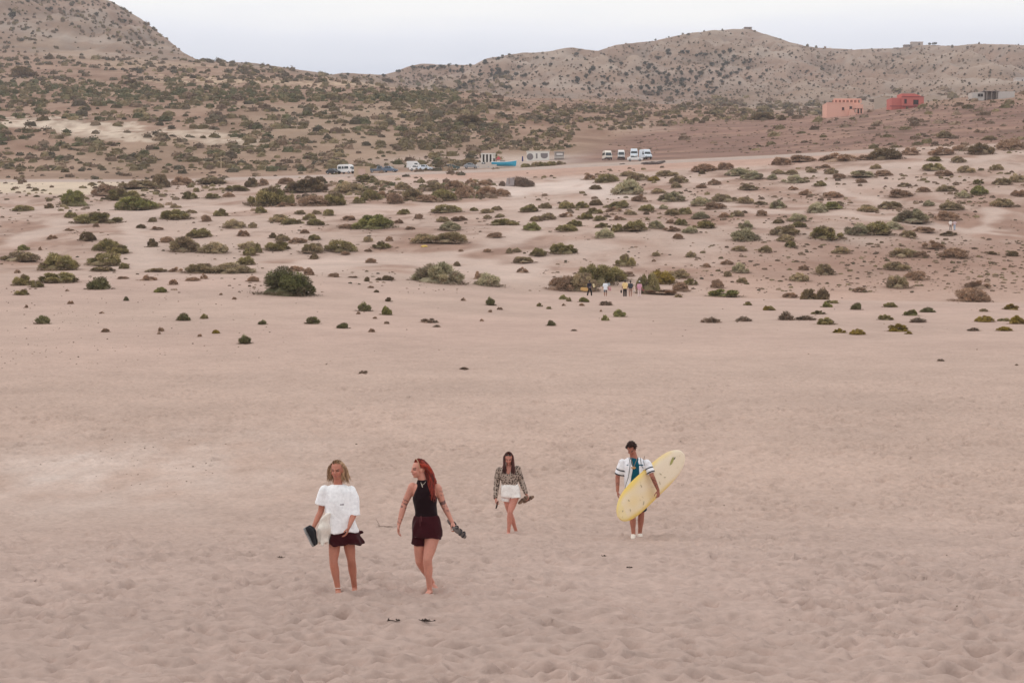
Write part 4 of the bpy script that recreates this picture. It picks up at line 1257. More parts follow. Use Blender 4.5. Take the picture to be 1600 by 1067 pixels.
class Fig:
    """converts points read off an enlargement of the photograph into metres in the walker's own frame"""
    def __init__(self, name, label, u, v, ox, oy, s, Ydepth=None):
        if Ydepth is None: p = gp(u, v)
        else:
            yc = -(v - 533.5) / F
            a = (u - 800) / F / (math.cos(PITCH) + yc * math.sin(PITCH))
            p = (a * Ydepth, Ydepth, ground_z(a * Ydepth, Ydepth))
        self.p = p
        self.ox, self.oy, self.s = ox, oy, s
        self.e = math.atan2(CAMZ - p[2], p[1])
        yaw = -math.atan2(p[0], p[1])
        p = (p[0], p[1], p[2] - (.03 if Ydepth is None and p[1] < 60 else .0)); self.p = p
        self.root = empty(name, p, yaw)
        tag(self.root, label, 'person')
        self.M = Matrix.Translation(Vector(p)) @ Matrix.Rotation(yaw, 4, 'Z')
        self.slope = (ground_z(p[0] * (p[1] + .6) / p[1], p[1] + .6) - ground_z(p[0] * (p[1] - .6) / p[1], p[1] - .6)) / 1.2

    def __call__(self, cx, cy, y=0.0):
        z = ((self.oy - cy) * self.s - y * math.sin(self.e)) / math.cos(self.e)
        return np.array(((cx - self.ox) * self.s, y, z))

    def g(self, cx, y, h=0.0):
        return np.array(((cx - self.ox) * self.s, y, y * self.slope + h))


SK1 = srgb(184, 122, 102); SK2 = srgb(202, 142, 124); SK3 = srgb(198, 136, 120); SK4 = srgb(168, 110, 92)


def noise3(co, s, seed=0):
    x, y, z = co.T * s
    return np.sin(x * 1.7 + 1.3 * np.sin(y * 1.1 + z) + seed) * np.sin(y * 1.9 + 1.1 * np.sin(z * 1.3 - x) + 2 * seed) + np.sin(z * 2.1 + x + 3 * seed) * .6


def mottled(skin):
    def f_(co):
        n_ = noise3(co, 12)[:, None]
        return np.clip(np.array(skin)[None] * (1 + .05 * n_), 0, 1)
    return f_


# ---- woman in the white T-shirt
def woman_white():
    P = Fig('person', 'person in a loose white T-shirt and short dark maroon skirt walking barefoot', 531, 924, 330, 1000, .001814)
    hc, hf, hu = P(316, 158, -.03), (-.35, -1, -.12), (0, 0, 1)
    S = Solid()
    add_head(S, hc, hf, hu, 1.0, P(322, 268, .01))
    S.hoops([(*P(322, 262), .07, .06), (*P(322, 285), .15, .085), (*P(322, 330), .16, .105), (*P(328, 420), .135, .095), (*P(338, 470), .13, .09), (*P(345, 560), .165, .115), (*P(345, 620), .165, .11)])
    la = (P(228, 292), P(204, 432, .03), P(150, 548, -.06)); ra = (P(412, 298), P(430, 455, -.05), P(396, 545, -.22))
    add_arm(S, *la); add_arm(S, *ra)
    add_hand(S, la[2], (-.55, -.35, -.75), (.5, -.6, .2), (0, -1, .2), 1.0, .75)
    add_hand(S, ra[2], (-.32, -.15, -.94), (-.9, .2, .3), (-.2, -1, 0), 1.0, .45)
    add_leg(S, P(300, 610), P(288, 780, -.07), P.g(318, -.04, .065), P.g(324, -.20, .022))
    add_leg(S, P(388, 610), P(410, 770, .02), P.g(432, .20, .065), P.g(428, .05, .022))
    def paint(co):
        c = mottled(SK1)(co)
        return face_paint(co, c, hc, hf, hu, 1.0, SK1)
    link('body', S.fuse('body', .007, 5, paint, M_SKIN), P.root)
    # T-shirt
    T = Solid()
    T.hoops([(*P(320, 255), .072, .060), (*P(321, 264), .105, .072), (*P(321, 276), .150, .088), (*P(321, 300), .178, .106), (*P(322, 360), .172, .124), (*P(332, 460), .178, .128), (*P(345, 545), .196, .140), (*P(349, 576), .204, .146, 0, .04)])
    T.limb([P(230, 294), P(217, 330, .01), P(202, 388, .02)], [.066, .070, .076], 14, cap='start')
    T.limb([P(412, 299), P(425, 350, -.01), P(432, 470, -.05)], [.068, .070, .073], 14, cap='start')
    def tp(co):
        c = np.repeat(np.array([srgb(246, 246, 248)]), len(co), 0)
        m = (np.abs(co[:, 0] - P(348, 380)[0]) < .022) & (np.abs(co[:, 2] - P(348, 381)[2]) < .009) & (co[:, 1] < 0)
        c[m] = (.25, .22, .25)
        return c
    link('t_shirt', T.fuse('t_shirt', .008, 3, tp, M_CLOTH, .0042, 13.0), P.root)
    K = Solid()
    K.hoops([(*P(350, 535), .17, .115), (*P(352, 580), .198, .14), (*P(360, 625), .222, .165, 0, .04), (*P(364, 655), .236, .175, 0, .07)], 36)
    K.limb([P(440, 590, .02), P(484, 582, .04)], [.06, .02], 10)
    link('skirt', K.fuse('skirt', .009, 3, srgb(56, 16, 22), M_CLOTH, .007, 24.0), P.root)
    # shoulder length fair hair
    def ends(root, x, y, z, r, r_, f, u):
        sd_ = 1 if x > 0 else -1
        px = r_ * (x * .10 + sd_ * .012) + f * (min(y, .0) * .09 - .012)
        a = np.array(hc) + px + u * .02 + r_ * sd_ * .004
        b = np.array(hc) + px * 1.12 - u * .08
        c_ = np.array(hc) + px * r.uniform(1.15, 1.5) - u * r.uniform(.10, .185) + r_ * r.normal() * .012
        return [root, a * .6 + root * .4 + u * .012, a, b, c_]
    lk = scalp_locks(hc, hf, hu, 1.0, ends, 330, 3)
    link('hair', strands('hair', lk, .0034, M_HAIR, srgb(104, 74, 54), srgb(206, 170, 134), 5, .008), P.root)
    N = Solid()
    pts = [P(322 + 34 * math.sin(t), 250 + 14 * math.cos(t) + 8, -.075 * math.cos(t) * .9 - .005) for t in np.linspace(-2.2, 2.2, 9)]
    N.limb(pts, [.005] * 9, 6)
    link('necklace', N.fuse('necklace', .004, 1, srgb(225, 215, 200), M_CLOTH), P.root)
    A = Solid()
    ak = P.g(318, -.04, .085); A.limb([ak + .037 * np.array((math.cos(t), math.sin(t), 0)) for t in np.linspace(0, 6.28, 13)], [.006] * 13, 6)
    link('anklet', A.fuse('anklet', .004, 1, srgb(235, 225, 215), M_CLOTH), P.root)
    # cream cloth bag hanging at her side
    B = Solid()
    o = P(250, 455, -.10)
    B.hoops([(*P(250, 452, -.12), .03, .04), (*P(232, 490, -.12), .062, .045, .3, .05), (*P(225, 560, -.12), .080, .05, .3, .08), (*P(222, 620, -.11), .084, .05, .3, .10), (*P(224, 655, -.11), .070, .045, .3, .10)], 26)
    bag = link('cloth_bag', B.fuse('cloth_bag', .009, 3, srgb(232, 224, 214), M_CLOTH, .008, 26.0))
    bag.matrix_world = P.M
    tag(bag, 'cream cloth bag hanging from the arm of the person in white', 'bag')
    # black trainers in her hand
    d = P(152, 682, -.16) - P(84, 548, -.16)
    for j, (dx, dy, lb) in enumerate(((0, -.03, 'black trainer with pale sole held in front by the person in white'), (.02, .05, 'black trainer held behind its pair by the person in white'))):
        held_shoe(P.M, P(116, 612, -.14) + np.array((dx, dy, 0)), axes_rot(d, (.8, -.35, .3)), lb, 'shoe', 'pair of black trainers', col=(.022, .022, .026), sole=srgb(150, 148, 148), thick=.055, high=.085)
    return P


# ---- woman with long red hair
def woman_red():
    P = Fig('person', 'person with long red hair in a black sleeveless top and maroon shorts', 667.5, 924, 305, 1000, .001800)
    hc, hf, hu = P(248, 132, -.02), (-1, -.38, -.05), (.06, 0, 1)
    S = Solid()
    add_head(S, hc, hf, hu, 1.0, P(278, 228, .01))
    S.hoops([(*P(276, 222), .06, .055), (*P(285, 250), .145, .075), (*P(288, 285), .150, .10), (*P(290, 340), .148, .11), (*P(297, 400), .132, .095), (*P(302, 460), .145, .10), (*P(304, 540), .175, .12), (*P(304, 600), .175, .115)])
    la = (P(204, 252), P(146, 375, .03), P(108, 512, -.02)); ra = (P(378, 262), P(418, 372, .05), P(480, 498, .0))
    add_arm(S, *la, .050, .040, .026); add_arm(S, *ra, .050, .040, .026)
    add_hand(S, la[2], (-.10, -.12, -.98), (.9, -.2, -.1), (.1, -1, 0), 1.0, .45)
    add_hand(S, ra[2], (.45, -.2, -.85), (-.6, .3, -.3), (-.2, -1, .2), 1.0, .95)
    add_leg(S, P(255, 585, .02), P(252, 770, .06), P.g(342, .34, .075), P.g(372, .20, .024), .088, .055, .056)
    add_leg(S, P(348, 585, -.02), P(308, 760, -.10), P.g(322, -.02, .065), P.g(302, -.18, .022), .094, .058, .058)
    el_l, wr_l, el_r = la[1], la[2], ra[1]
    def paint(co):
        c = mottled(SK2)(co)
        c = face_paint(co, c, hc, hf, hu, 1.0, SK2)
        ink = np.array(srgb(92, 72, 72))
        n_ = noise3(co, 55, 1.0)
        def arm(a, b, t0, t1, thr, w):
            t = ((co - a) @ (b - a)) / ((b - a) @ (b - a)); d_ = np.linalg.norm(co - (a + t[:, None] * (b - a)), axis=1)
            m = (t > t0) & (t < t1) & (d_ < .065) & (n_ > thr)
            c[m] = c[m] * (1 - w) + ink * w
        arm(la[0], la[1], .72, 1.02, .15, .75); arm(la[1], la[2], .02, .2, .3, .7); arm(la[1], la[2], .72, .95, .35, .7)
        arm(ra[0], ra[1], .80, 1.0, -.5, .85); arm(ra[0], ra[1], .15, .7, .8, .6); arm(ra[1], ra[2], .05, .5, .6, .55)
        return c
    link('body', S.fuse('body', .007, 5, paint, M_SKIN), P.root)
    T = Solid()
    T.hoops([(*P(272, 205), .060, .056), (*P(276, 222), .072, .066), (*P(283, 250), .105, .090), (*P(287, 285), .135, .122), (*P(290, 335), .158, .132), (*P(294, 385), .142, .112), (*P(300, 430), .143, .108), (*P(303, 468), .152, .112)])
    link('top', T.fuse('top', .008, 4, srgb(30, 13, 18), M_CLOTH, .003, 22.0), P.root)
    K = Solid()
    K.hoops([(*P(302, 452), .156, .116), (*P(304, 500), .178, .132), (*P(306, 560), .194, .142), (*P(306, 598), .192, .138)])
    K.limb([P(252, 575, .01), P(243, 650, .03)], [.092, .094], 16, cap=False); K.limb([P(348, 565, -.02), P(346, 618, -.04)], [.100, .108], 16, cap=False)
    link('shorts', K.fuse('shorts', .008, 3, srgb(58, 17, 24), M_CLOTH, .006, 22.0), P.root)
    D = Solid(); D.limb([P(258, 462, -.125), P(256, 500, -.145), P(257, 530, -.15)], [.004, .004, .004], 6); D.limb([P(265, 462, -.125), P(268, 498, -.145)], [.004, .004], 6)
    link('drawstring', D.fuse('drawstring', .003, 1, srgb(110, 60, 62), M_CLOTH), P.root)
    def ends(root, x, y, z, r, r_, f, u):
        # swept back over the crown, falling over the shoulder on the far side of the face
        c0 = np.array(hc)
        back = c0 - f * r.uniform(.085, .14) + u * r.uniform(-.03, .05) + r_ * x * .085
        sh = np.array(P(322 + r.uniform(-20, 56), 205 + r.uniform(0, 15), r.uniform(-.05, .07)))
        if r.random() < .55:
            tip = np.array(P(340 + r.uniform(-12, 20), 300 + r.uniform(0, 60), -.10 + r.uniform(-.03, .03)))
            m = np.array(P(333 + r.uniform(-14, 16), 255, -.075 + r.uniform(-.03, .02)))
        else:
            tip = np.array(P(372 + r.uniform(-25, 15), 250 + r.uniform(0, 60), .13)); m = np.array(P(355 + r.uniform(-25, 15), 225, .10))
        return [root, (root + back) * .5 + u * .012, back, sh, m, tip]
    lk = scalp_locks(hc, hf, hu, 1.0, ends, 420, 9, face=.35)
    link('hair', strands('hair', lk, .003, M_HAIR, srgb(84, 24, 15), srgb(168, 52, 27), 6, .0095), P.root)
    r_, f, u = head_frame(hf, hu)
    B = Solid(); B.limb([np.array(hc) + r_ * .082 * math.cos(t) + (u * .10 + f * .015) * math.sin(t) + f * .015 + u * .028 for t in np.linspace(-.1, math.pi + .1, 11)], [.006] * 11, 6)
    link('headband', B.fuse('headband', .004, 1, srgb(190, 150, 120), M_CLOTH), P.root)
    N = Solid(); N.limb([P(268, 238, -.098), P(274, 262, -.132)], [.004, .005], 6); N.limb([P(262, 226, -.07), P(270, 246, -.115), P(284, 240, -.11), P(296, 222, -.07)], [.003] * 4, 6)
    link('necklace', N.fuse('necklace', .003, 1, srgb(215, 200, 185), M_CLOTH), P.root)
    for j, (a, b, y, lb) in enumerate((((462, 505), (512, 560), .05, 'grey sandal held close to the hand of the person with red hair'), ((492, 548), (562, 606), -.06, 'grey sandal dangling lower from the hand of the person with red hair'))):
        pa, pb = P(*a, y), P(*b, y)
        held_shoe(P.M, (pa + pb) / 2, axes_rot(pb - pa + np.array((.0, -.12 + .2 * j, 0)), (.5, -.8, .5)), lb, 'sandal', 'pair of grey sandals', 'sandal', L=.24, col=srgb(70, 64, 66), sole=srgb(112, 102, 98), thick=.05, sandal=True)
    return P


# ---- woman in the spotted blouse
def woman_spots():
    P = Fig('person', 'person in a spotted blouse and white shorts looking down at the sand', 797.5, 832, 320, 950, .001993)
    hc, hf, hu = P(303, 212, -.05), (-.06, -1, -.48), (0, -.4, 1)
    S = Solid()
    add_head(S, hc, hf, hu, 1.0, P(305, 292, .02))
    S.hoops([(*P(304, 290), .06, .055), (*P(302, 305), .14, .08), (*P(302, 340), .15, .105), (*P(306, 420), .130, .095), (*P(312, 470), .13, .095), (*P(320, 550), .17, .12), (*P(322, 590), .17, .115)])
    la = (P(208, 322), P(186, 462, .04), P(174, 598, -.06)); ra = (P(392, 308), P(430, 440, .05), P(474, 560, -.02))
    add_arm(S, *la); add_arm(S, *ra)
    add_hand(S, la[2], (.10, -.25, -.96), (.8, .2, .1), (0, -1, 0), 1.0, .8)
    add_hand(S, ra[2], (.3, -.2, -.93), (-.6, -.5, 0), (.1, -1, .2), 1.0, .9)
    add_leg(S, P(362, 590, -.03), P(318, 735, -.12), P.g(302, -.06, .05), P.g(298, -.22, .01), .086, .053, .054, .033)
    add_leg(S, P(284, 590, .02), P(318, 750, .06), P.g(376, .30, .05), P.g(378, .14, .01), .084, .052, .053, .033)
    def paint(co):
        return face_paint(co, mottled(SK3)(co), hc, hf, hu, 1.0, SK3)
    link('body', S.fuse('body', .007, 5, paint, M_SKIN), P.root)
    T = Solid()
    # open neck: the yoke is two shoulder panels, the front closes lower down
    T.arcs([(*P(302, 292), .10, .070, -math.pi / 2 + 1.0, 1.5 * math.pi - 1.0), (*P(302, 302), .15, .090, -math.pi / 2 + .85, 1.5 * math.pi - .85), (*P(302, 318), .182, .118, -math.pi / 2 + .42, 1.5 * math.pi - .42), (*P(302, 345), .188, .135, -math.pi / 2 + .2, 1.5 * math.pi - .2), (*P(303, 368), .186, .140, -math.pi / 2 + .03, 1.5 * math.pi - .03)], .034, 30)
    T.hoops([(*P(303, 362), .186, .140), (*P(306, 410), .170, .130), (*P(312, 450), .158, .122), (*P(315, 482), .155, .118)])
    T.limb([P(211, 324), P(194, 390, .02), P(186, 465, .03), P(172, 592, -.05)], [.062, .060, .058, .046], 14)
    T.limb([P(390, 310), P(412, 380, .03), P(432, 445, .04), P(470, 545, -.01)], [.062, .060, .058, .046], 14)
    link('blouse', T.fuse('blouse', .008, 4, (.3, .22, .17), leopard(), .004, 24.0), P.root)
    K = Solid()
    K.hoops([(*P(315, 462), .156, .122), (*P(318, 500), .182, .136), (*P(322, 560), .196, .140), (*P(324, 585), .196, .136)])
    K.limb([P(282, 575, .02), P(276, 622, .03)], [.098, .104], 16, cap=False); K.limb([P(368, 570, -.03), P(372, 604, -.05)], [.100, .108], 16, cap=False)
    link('shorts', K.fuse('shorts', .008, 3, srgb(240, 236, 232), M_CLOTH, .004, 22.0), P.root)
    def ends(root, x, y, z, r, r_, f, u):
        c0 = np.array(hc); sd_ = 1 if x > 0 else -1
        ax_ = max(.35, abs(x))
        side = c0 + r_ * sd_ * (.062 + .03 * ax_) - f * (.015 - .03 * y) + u * .01
        low = c0 + r_ * sd_ * (.068 + .035 * ax_) + np.array((0, -.01 + (-.03 if y > -.2 else .05), -.12))
        tip = np.array(P(303, 330, -.13 if y > -.3 else .08)) + r_ * sd_ * r.uniform(.045, .125) + np.array((0, 0, r.uniform(-.09, .02)))
        return [root, root * .45 + side * .55 + u * .012, side, low, tip]
    lk = scalp_locks(hc, hf, hu, 1.0, ends, 330, 12, face=.3)
    link('hair', strands('hair', lk, .0026, M_HAIR, srgb(48, 26, 22), srgb(98, 44, 34), 7, .008), P.root)
    r_, f, u = head_frame(hf, hu)
    G = Solid()
    for s in (-1, 1): G.ball(np.array(hc) + r_ * s * .034 + f * .052 + u * .098, (.026, .012, .016), np.stack([r_, f, u]))
    G.limb([np.array(hc) + r_ * t + f * .056 + u * .100 for t in (-.05, 0, .05)], [.006] * 3, 6)
    link('sunglasses', G.fuse('sunglasses', .004, 1, (.02, .018, .018), M_HAIR), P.root)
    ph = Solid(); ph.hoops([(0, 0, -.075, .036, .006), (0, 0, .075, .036, .006)], 20)
    phone = link('phone', ph.fuse('phone', .004, 1, (.012, .012, .014), M_HAIR))
    phone.matrix_world = P.M @ Matrix.Translation(Vector(P(190, 664, -.10))) @ Matrix.Rotation(.25, 4, 'Y') @ Matrix.Rotation(1.1, 4, 'Z')
    tag(phone, 'black phone in the hand of the person in the spotted blouse', 'phone')
    for j, (a, b, y, zz, lb) in enumerate((((410, 645), (485, 588), -.06, (.2, -1, .5), 'brown sandal with its sole to the front held by the person in spots'), ((452, 640), (546, 586), .03, (-.4, -.9, .5), 'brown sandal sticking outward from the hand of the person in spots'))):
        pa, pb = P(*a, y), P(*b, y)
        held_shoe(P.M, (pa + pb) / 2, axes_rot(pb - pa, zz), lb, 'sandal', 'pair of brown sandals', 'sandal', L=.25, col=srgb(96, 74, 64), sole=srgb(132, 108, 92), thick=.045, sandal=True)
    return P


# ---- man with the surfboard
def man_board():
    P = Fig('person', 'person in an open white striped shirt over teal carrying a yellow surfboard', 995, 838, 290, 990, .002034)
    hc, hf, hu = P(238, 180, -.06), (-.30, -1, -.78), (-.10, -.45, 1)
    S = Solid()
    add_head(S, hc, hf, hu, 1.02, P(262, 262, .02), .060)
    S.hoops([(*P(262, 255), .07, .065), (*P(264, 278), .145, .085), (*P(266, 320), .175, .11), (*P(270, 420), .165, .11), (*P(278, 520), .155, .105), (*P(285, 600), .17, .115), (*P(288, 650), .17, .115)])
    la = (P(150, 303), P(112, 428, .03), P(112, 562, -.03)); ra = (P(382, 301, -.02), P(428, 425, -.12), P(484, 552, -.04))
    add_arm(S, *la, .055, .043, .029); add_arm(S, *ra, .055, .043, .029)
    add_hand(S, la[2], (.10, -.15, -.98), (.9, .1, 0), (.1, -1, 0), 1.08, .55)
    add_hand(S, ra[2], (.02, .02, -1), (-.62, .72, 0), (-.5, -.8, .1), 1.08, .62)
    add_leg(S, P(250, 640), P(250, 790, -.05), P.g(260, -.06, .08), P.g(256, -.20, .04), .088, .058, .060, .038, False)
    add_leg(S, P(326, 640), P(330, 775, .06), P.g(318, .16, .08), P.g(320, .02, .04), .088, .058, .060, .038, False)
    def paint(co):
        c = face_paint(co, mottled(SK4)(co), hc, hf, hu, 1.02, SK4)
        n_ = noise3(co, 60, 2.0)
        a, b = ra[1], ra[2]
        t = ((co - a) @ (b - a)) / ((b - a) @ (b - a)); d_ = np.linalg.norm(co - (a + t[:, None] * (b - a)), axis=1)
        m = (t > .0) & (t < .85) & (d_ < .07) & (n_ > .1); c[m] = c[m] * .4 + np.array(srgb(70, 58, 60)) * .6
        a, b = la[1], la[2]
        t = ((co - a) @ (b - a)) / ((b - a) @ (b - a)); d_ = np.linalg.norm(co - (a + t[:, None] * (b - a)), axis=1)
        m = (t > .45) & (t < .62) & (d_ < .06) & (n_ > .2); c[m] = c[m] * .5 + np.array(srgb(70, 58, 60)) * .5
        return c
    link('body', S.fuse('body', .007, 5, paint, M_SKIN), P.root)
    T = Solid()
    T.hoops([(*P(262, 256), .085, .072), (*P(264, 278), .150, .094), (*P(266, 320), .196, .132), (*P(270, 420), .178, .126), (*P(278, 520), .168, .122), (*P(285, 610), .176, .128)])
    link('t_shirt', T.fuse('t_shirt', .008, 4, srgb(14, 84, 104), M_CLOTH, .006, 20.0), P.root)
    J = Solid()
    q = -math.pi / 2
    J.arcs([(*P(263, 256, .01), .105, .085, q + .72, 2 * math.pi + q - .72), (*P(263, 264, .01), .15, .100, q + .62, 2 * math.pi + q - .62), (*P(264, 274, .01), .172, .112, q + .45, 2 * math.pi + q - .40), (*P(264, 292, .01), .208, .126, q + .38, 2 * math.pi + q - .30), (*P(266, 330, .01), .218, .154, q + .42, 2 * math.pi + q - .17),
            (*P(270, 430, .01), .208, .152, q + .45, 2 * math.pi + q - .33), (*P(276, 520, .01), .205, .152, q + .5, 2 * math.pi + q - .62), (*P(282, 590, .01), .212, .158, q + .5, 2 * math.pi + q - .85)], .028, 40)
    sl = (P(154, 305), P(124, 414, .025)); sr = (P(379, 303, -.02), P(420, 400, -.09))
    J.limb([sl[0], (sl[0] + sl[1]) / 2, sl[1]], [.072, .080, .086], 16, cap='start'); J.limb([sr[0], (sr[0] + sr[1]) / 2, sr[1]], [.072, .078, .082], 16, cap='start')
    def jp(co):
        c = np.repeat(np.array([srgb(238, 238, 242)]), len(co), 0)
        for (a, b) in (sl, sr):
            t = ((co - a) @ (b - a)) / ((b - a) @ (b - a)); d_ = np.linalg.norm(co - (a + t[:, None] * (b - a)), axis=1)
            m = (d_ < .12) & (((np.abs(t - .55) < .055)) | (np.abs(t - .93) < .055)); c[m] = (.02, .022, .03)
        return c
    jk = link('shirt', J.fuse('shirt', .008, 3, jp, M_CLOTH, .006, 20.0), P.root)
    Pi = Solid()
    Pi.limb([P(214, 258, -.09), P(226, 320, -.145), P(212, 430, -.145), P(190, 500, -.135), P(176, 560, -.13)], [.006] * 5, 6)
    Pi.limb([P(318, 258, -.09), P(330, 330, -.14), P(345, 355, -.145)], [.006] * 3, 6); Pi.limb([P(356, 245, -.05), P(350, 290, -.115), P(356, 330, -.14)], [.006] * 3, 6)
    link('piping', Pi.fuse('piping', .004, 1, (.025, .03, .04), M_CLOTH), jk)
    K = Solid(); K.hoops([(*P(285, 590), .172, .124), (*P(288, 650), .182, .132)]); K.limb([P(250, 640), P(250, 745, -.03)], [.1, .105], 16, cap=False); K.limb([P(328, 640), P(330, 735, .04)], [.1, .105], 16, cap=False)
    link('shorts', K.fuse('shorts', .009, 3, srgb(40, 52, 64), M_CLOTH, .006, 20.0), P.root)
    # short dark hair
    def ends(root, x, y, z, r, r_, f, u):
        d_ = unit(r_ * x * .5 + f * (.55 if y > -.2 else -.15) + u * (.45 if z > .5 else -.35) + r.normal(size=3) * .25)
        return [root - d_ * .01, root + d_ * .02 + u * .006, root + d_ * r.uniform(.025, .042)]
    lk = scalp_locks(hc, hf, hu, .99, ends, 420, 15, face=.42)
    link('hair', strands('hair', lk, .002, M_HAIR, srgb(30, 16, 13), srgb(70, 36, 26), 8, .010, 5), P.root)
    N = Solid(); N.limb([P(232, 262, -.10), P(246, 310, -.145), P(258, 352, -.155), P(272, 315, -.15), P(292, 262, -.105)], [.004] * 5, 6)
    for k_, (cx, cy) in enumerate(((240, 350), (252, 354), (262, 360), (274, 352), (262, 348))): N.ball(P(cx, cy, -.152), (.013, .009, .014))
    link('necklace', N.fuse('necklace', .004, 1, srgb(196, 150, 100), M_CLOTH), P.root)
    for (cx, y) in ((257, -.10), (320, .12)):
        H = Solid(); b = P.g(cx, y, 0)
        H.limb([b + np.array((0, .08, .05)), b + np.array((0, 0, .045)), b + np.array((-.002, -.10, .038)), b + np.array((-.004, -.17, .028))], [.046, .046, .047, .034], 14, .85, (0, 0, 1))
        link('shoe', H.fuse('shoe', .008, 3, srgb(226, 216, 204), M_CLOTH), P.root)
    # ---- the surfboard: its own thing, under the arm
    L, W = 2.0, .325
    a = unit((.605, .575, .49)); w = unit(np.array((0, 0, 1.0)) - a * a[2]); nn = np.cross(a, w)
    if nn[1] > 0: nn = -nn
    c0 = P((140 + 672) / 2, (800 + 205) / 2, 0) ; c0[1] = 0
    # put the board plane just inside the forearm
    ctr = np.array((.25, -.0, c0[2]))
    ctr = np.array((c0[0], .085 + a[1] / a[0] * (c0[0] - .30), 0)); ctr[2] = P(406, 502, ctr[1])[2]
    nu, nv_ = 64, 18
    V = []; C = []
    for side in (1, -1):
        for i in range(nu + 1):
            t = -1 + 2 * i / nu
            tt = abs(t)
            half = W * (max(0, 1 - tt ** (3.6 if t < 0 else 4.2))) ** .56 * (1 - .06 * t)
            th = .036 * (max(0, 1 - tt ** 4)) ** .5 + .004
            rock = -.05 * tt ** 3
            for j in range(nv_ + 1):
                s_ = -1 + 2 * j / nv_
                zz = side * th * (max(0, 1 - abs(s_) ** 3.2)) ** .55
                p = ctr + a * t * L / 2 + w * s_ * half + nn * (zz - rock)
                V.append(p)
                cream = np.array(srgb(246, 230, 204)); yel = np.array(srgb(246, 212, 112)); pale = np.array(srgb(246, 226, 158))
                rail = np.clip((abs(s_) - .62) / .36, 0, 1)
                nz_ = math.sin(9 * t + 2.3 * s_) * math.sin(4 * s_ - 3 * t) * .25
                k_ = np.clip(rail * (.95 if t < .35 else .95 - 1.4 * (t - .35)) + .26 + nz_ * .7 - .42 * float(np.clip((t + .1) / .5, 0, 1)), 0, 1)
                col = cream * (1 - k_) + yel * k_
                if t < -.8: col = col * .5 + pale * .5
                C.append(col)
    n1 = (nu + 1) * (nv_ + 1); Fq = []
    for sd_ in (0, 1):
        for i in range(nu):
            for j in range(nv_):
                q_ = sd_ * n1 + i * (nv_ + 1) + j
                Fq.append((q_, q_ + 1, q_ + nv_ + 2, q_ + nv_ + 1) if sd_ == 0 else (q_, q_ + nv_ + 1, q_ + nv_ + 2, q_ + 1))
    mb = bpy.data.materials.new('worn_foam_board'); mb.use_nodes = True
    n, l = mb.node_tree.nodes, mb.node_tree.links; b = n['Principled BSDF']; b.inputs['Roughness'].default_value = .45
    at = n.new('ShaderNodeAttribute'); at.attribute_name = 'Col'; tc = n.new('ShaderNodeTexCoord')
    nz = n.new('ShaderNodeTexNoise'); nz.inputs['Scale'].default_value = 9.0; nz.inputs['Detail'].default_value = 8; nz.inputs['Roughness'].default_value = .7
    l.new(tc.outputs['Object'], nz.inputs['Vector'])
    rp = n.new('ShaderNodeValToRGB'); rp.color_ramp.elements[0].position = .60; rp.color_ramp.elements[1].position = .70; rp.color_ramp.elements[0].color = (0, 0, 0, 1); rp.color_ramp.elements[1].color = (.75, .75, .75, 1)
    mx = n.new('ShaderNodeMix'); mx.data_type = 'RGBA'; mx.inputs['B'].default_value = (*srgb(206, 178, 132), 1)
    l.new(nz.outputs['Fac'], rp.inputs[0]); l.new(rp.outputs[0], mx.inputs['Factor']); l.new(at.outputs['Color'], mx.inputs['A']); l.new(mx.outputs['Result'], b.inputs['Base Color'])
    board = empty('surfboard', (0, 0, 0)); board.matrix_world = P.M
    link('deck', mesh_np('deck', V, Fq, np.array(C), True, mb), board)
    tag(board, 'worn pale yellow longboard with scuffs carried under the arm', 'surfboard')
    def patch(name, t, s_, rl, rw, col, rot=0.0):
        """thin worn mark lying on the deck"""
        pts = []; k_ = 18; cc = []
        half = W * (1 - abs(t) ** 3.6) ** .56
        for q_ in range(k_):
            an = 2 * math.pi * q_ / k_; jj = 1 + .08 * math.sin(3 * an + t * 9) + .05 * math.sin(5 * an)
            dx, dy = rl * jj * math.cos(an), rw * jj * math.sin(an)
            x_ = t * L / 2 + dx * math.cos(rot) - dy * math.sin(rot); y_ = s_ * half + dx * math.sin(rot) + dy * math.cos(rot)
            tt = abs(x_ / (L / 2)); hf_ = W * (max(.01, 1 - tt ** (3.6 if x_ < 0 else 4.2))) ** .56 * (1 - .06 * x_ / (L / 2)); ss = min(.98, abs(y_ / hf_))
            zz = (.036 * (1 - tt ** 4) ** .5 + .004) * (1 - ss ** 3.2) ** .55 + .05 * tt ** 3 + .005
            pts.append(ctr + a * x_ + w * y_ + nn * zz)
        me = bpy.data.meshes.new(name); me.from_pydata([tuple(p) for p in pts] + [tuple(np.mean(pts, 0) + nn * .003)], [], [(q_, (q_ + 1) % k_, k_) for q_ in range(k_)]); me.update()
        me.materials.append(mat('mark_%d' % int(sum(col) * 1e4), col, .8, .35, 40))
        link(name, me, board)
    patch('sticker', .66, .30, .085, .030, srgb(168, 166, 104), .5)
    patch('sticker', .74, .36, .03, .012, srgb(60, 62, 54), .3)
    for (t, s_, rl, rw) in ((-.22, .42, .035, .012), (-.62, .32, .028, .014), (-.33, -.55, .040, .016), (-.68, -.30, .026, .014), (.30, .12, .040, .010), (.20, -.30, .035, .010), (.36, -.25, .03, .008), (-.85, .1, .02, .012)):
        patch('scuff', t, s_, rl, rw, srgb(196, 182, 148), t * 7)
    # fin on the far side of the tail
    fv = []
    for k_ in (-1, 1):
        for (x_, z_) in ((.80, .03), (.93, .03), (.97, .17), (.93, .20), (.88, .13)):
            fv.append(tuple(ctr + a * x_ * L / 2 - nn * z_ + w * .006 * k_))
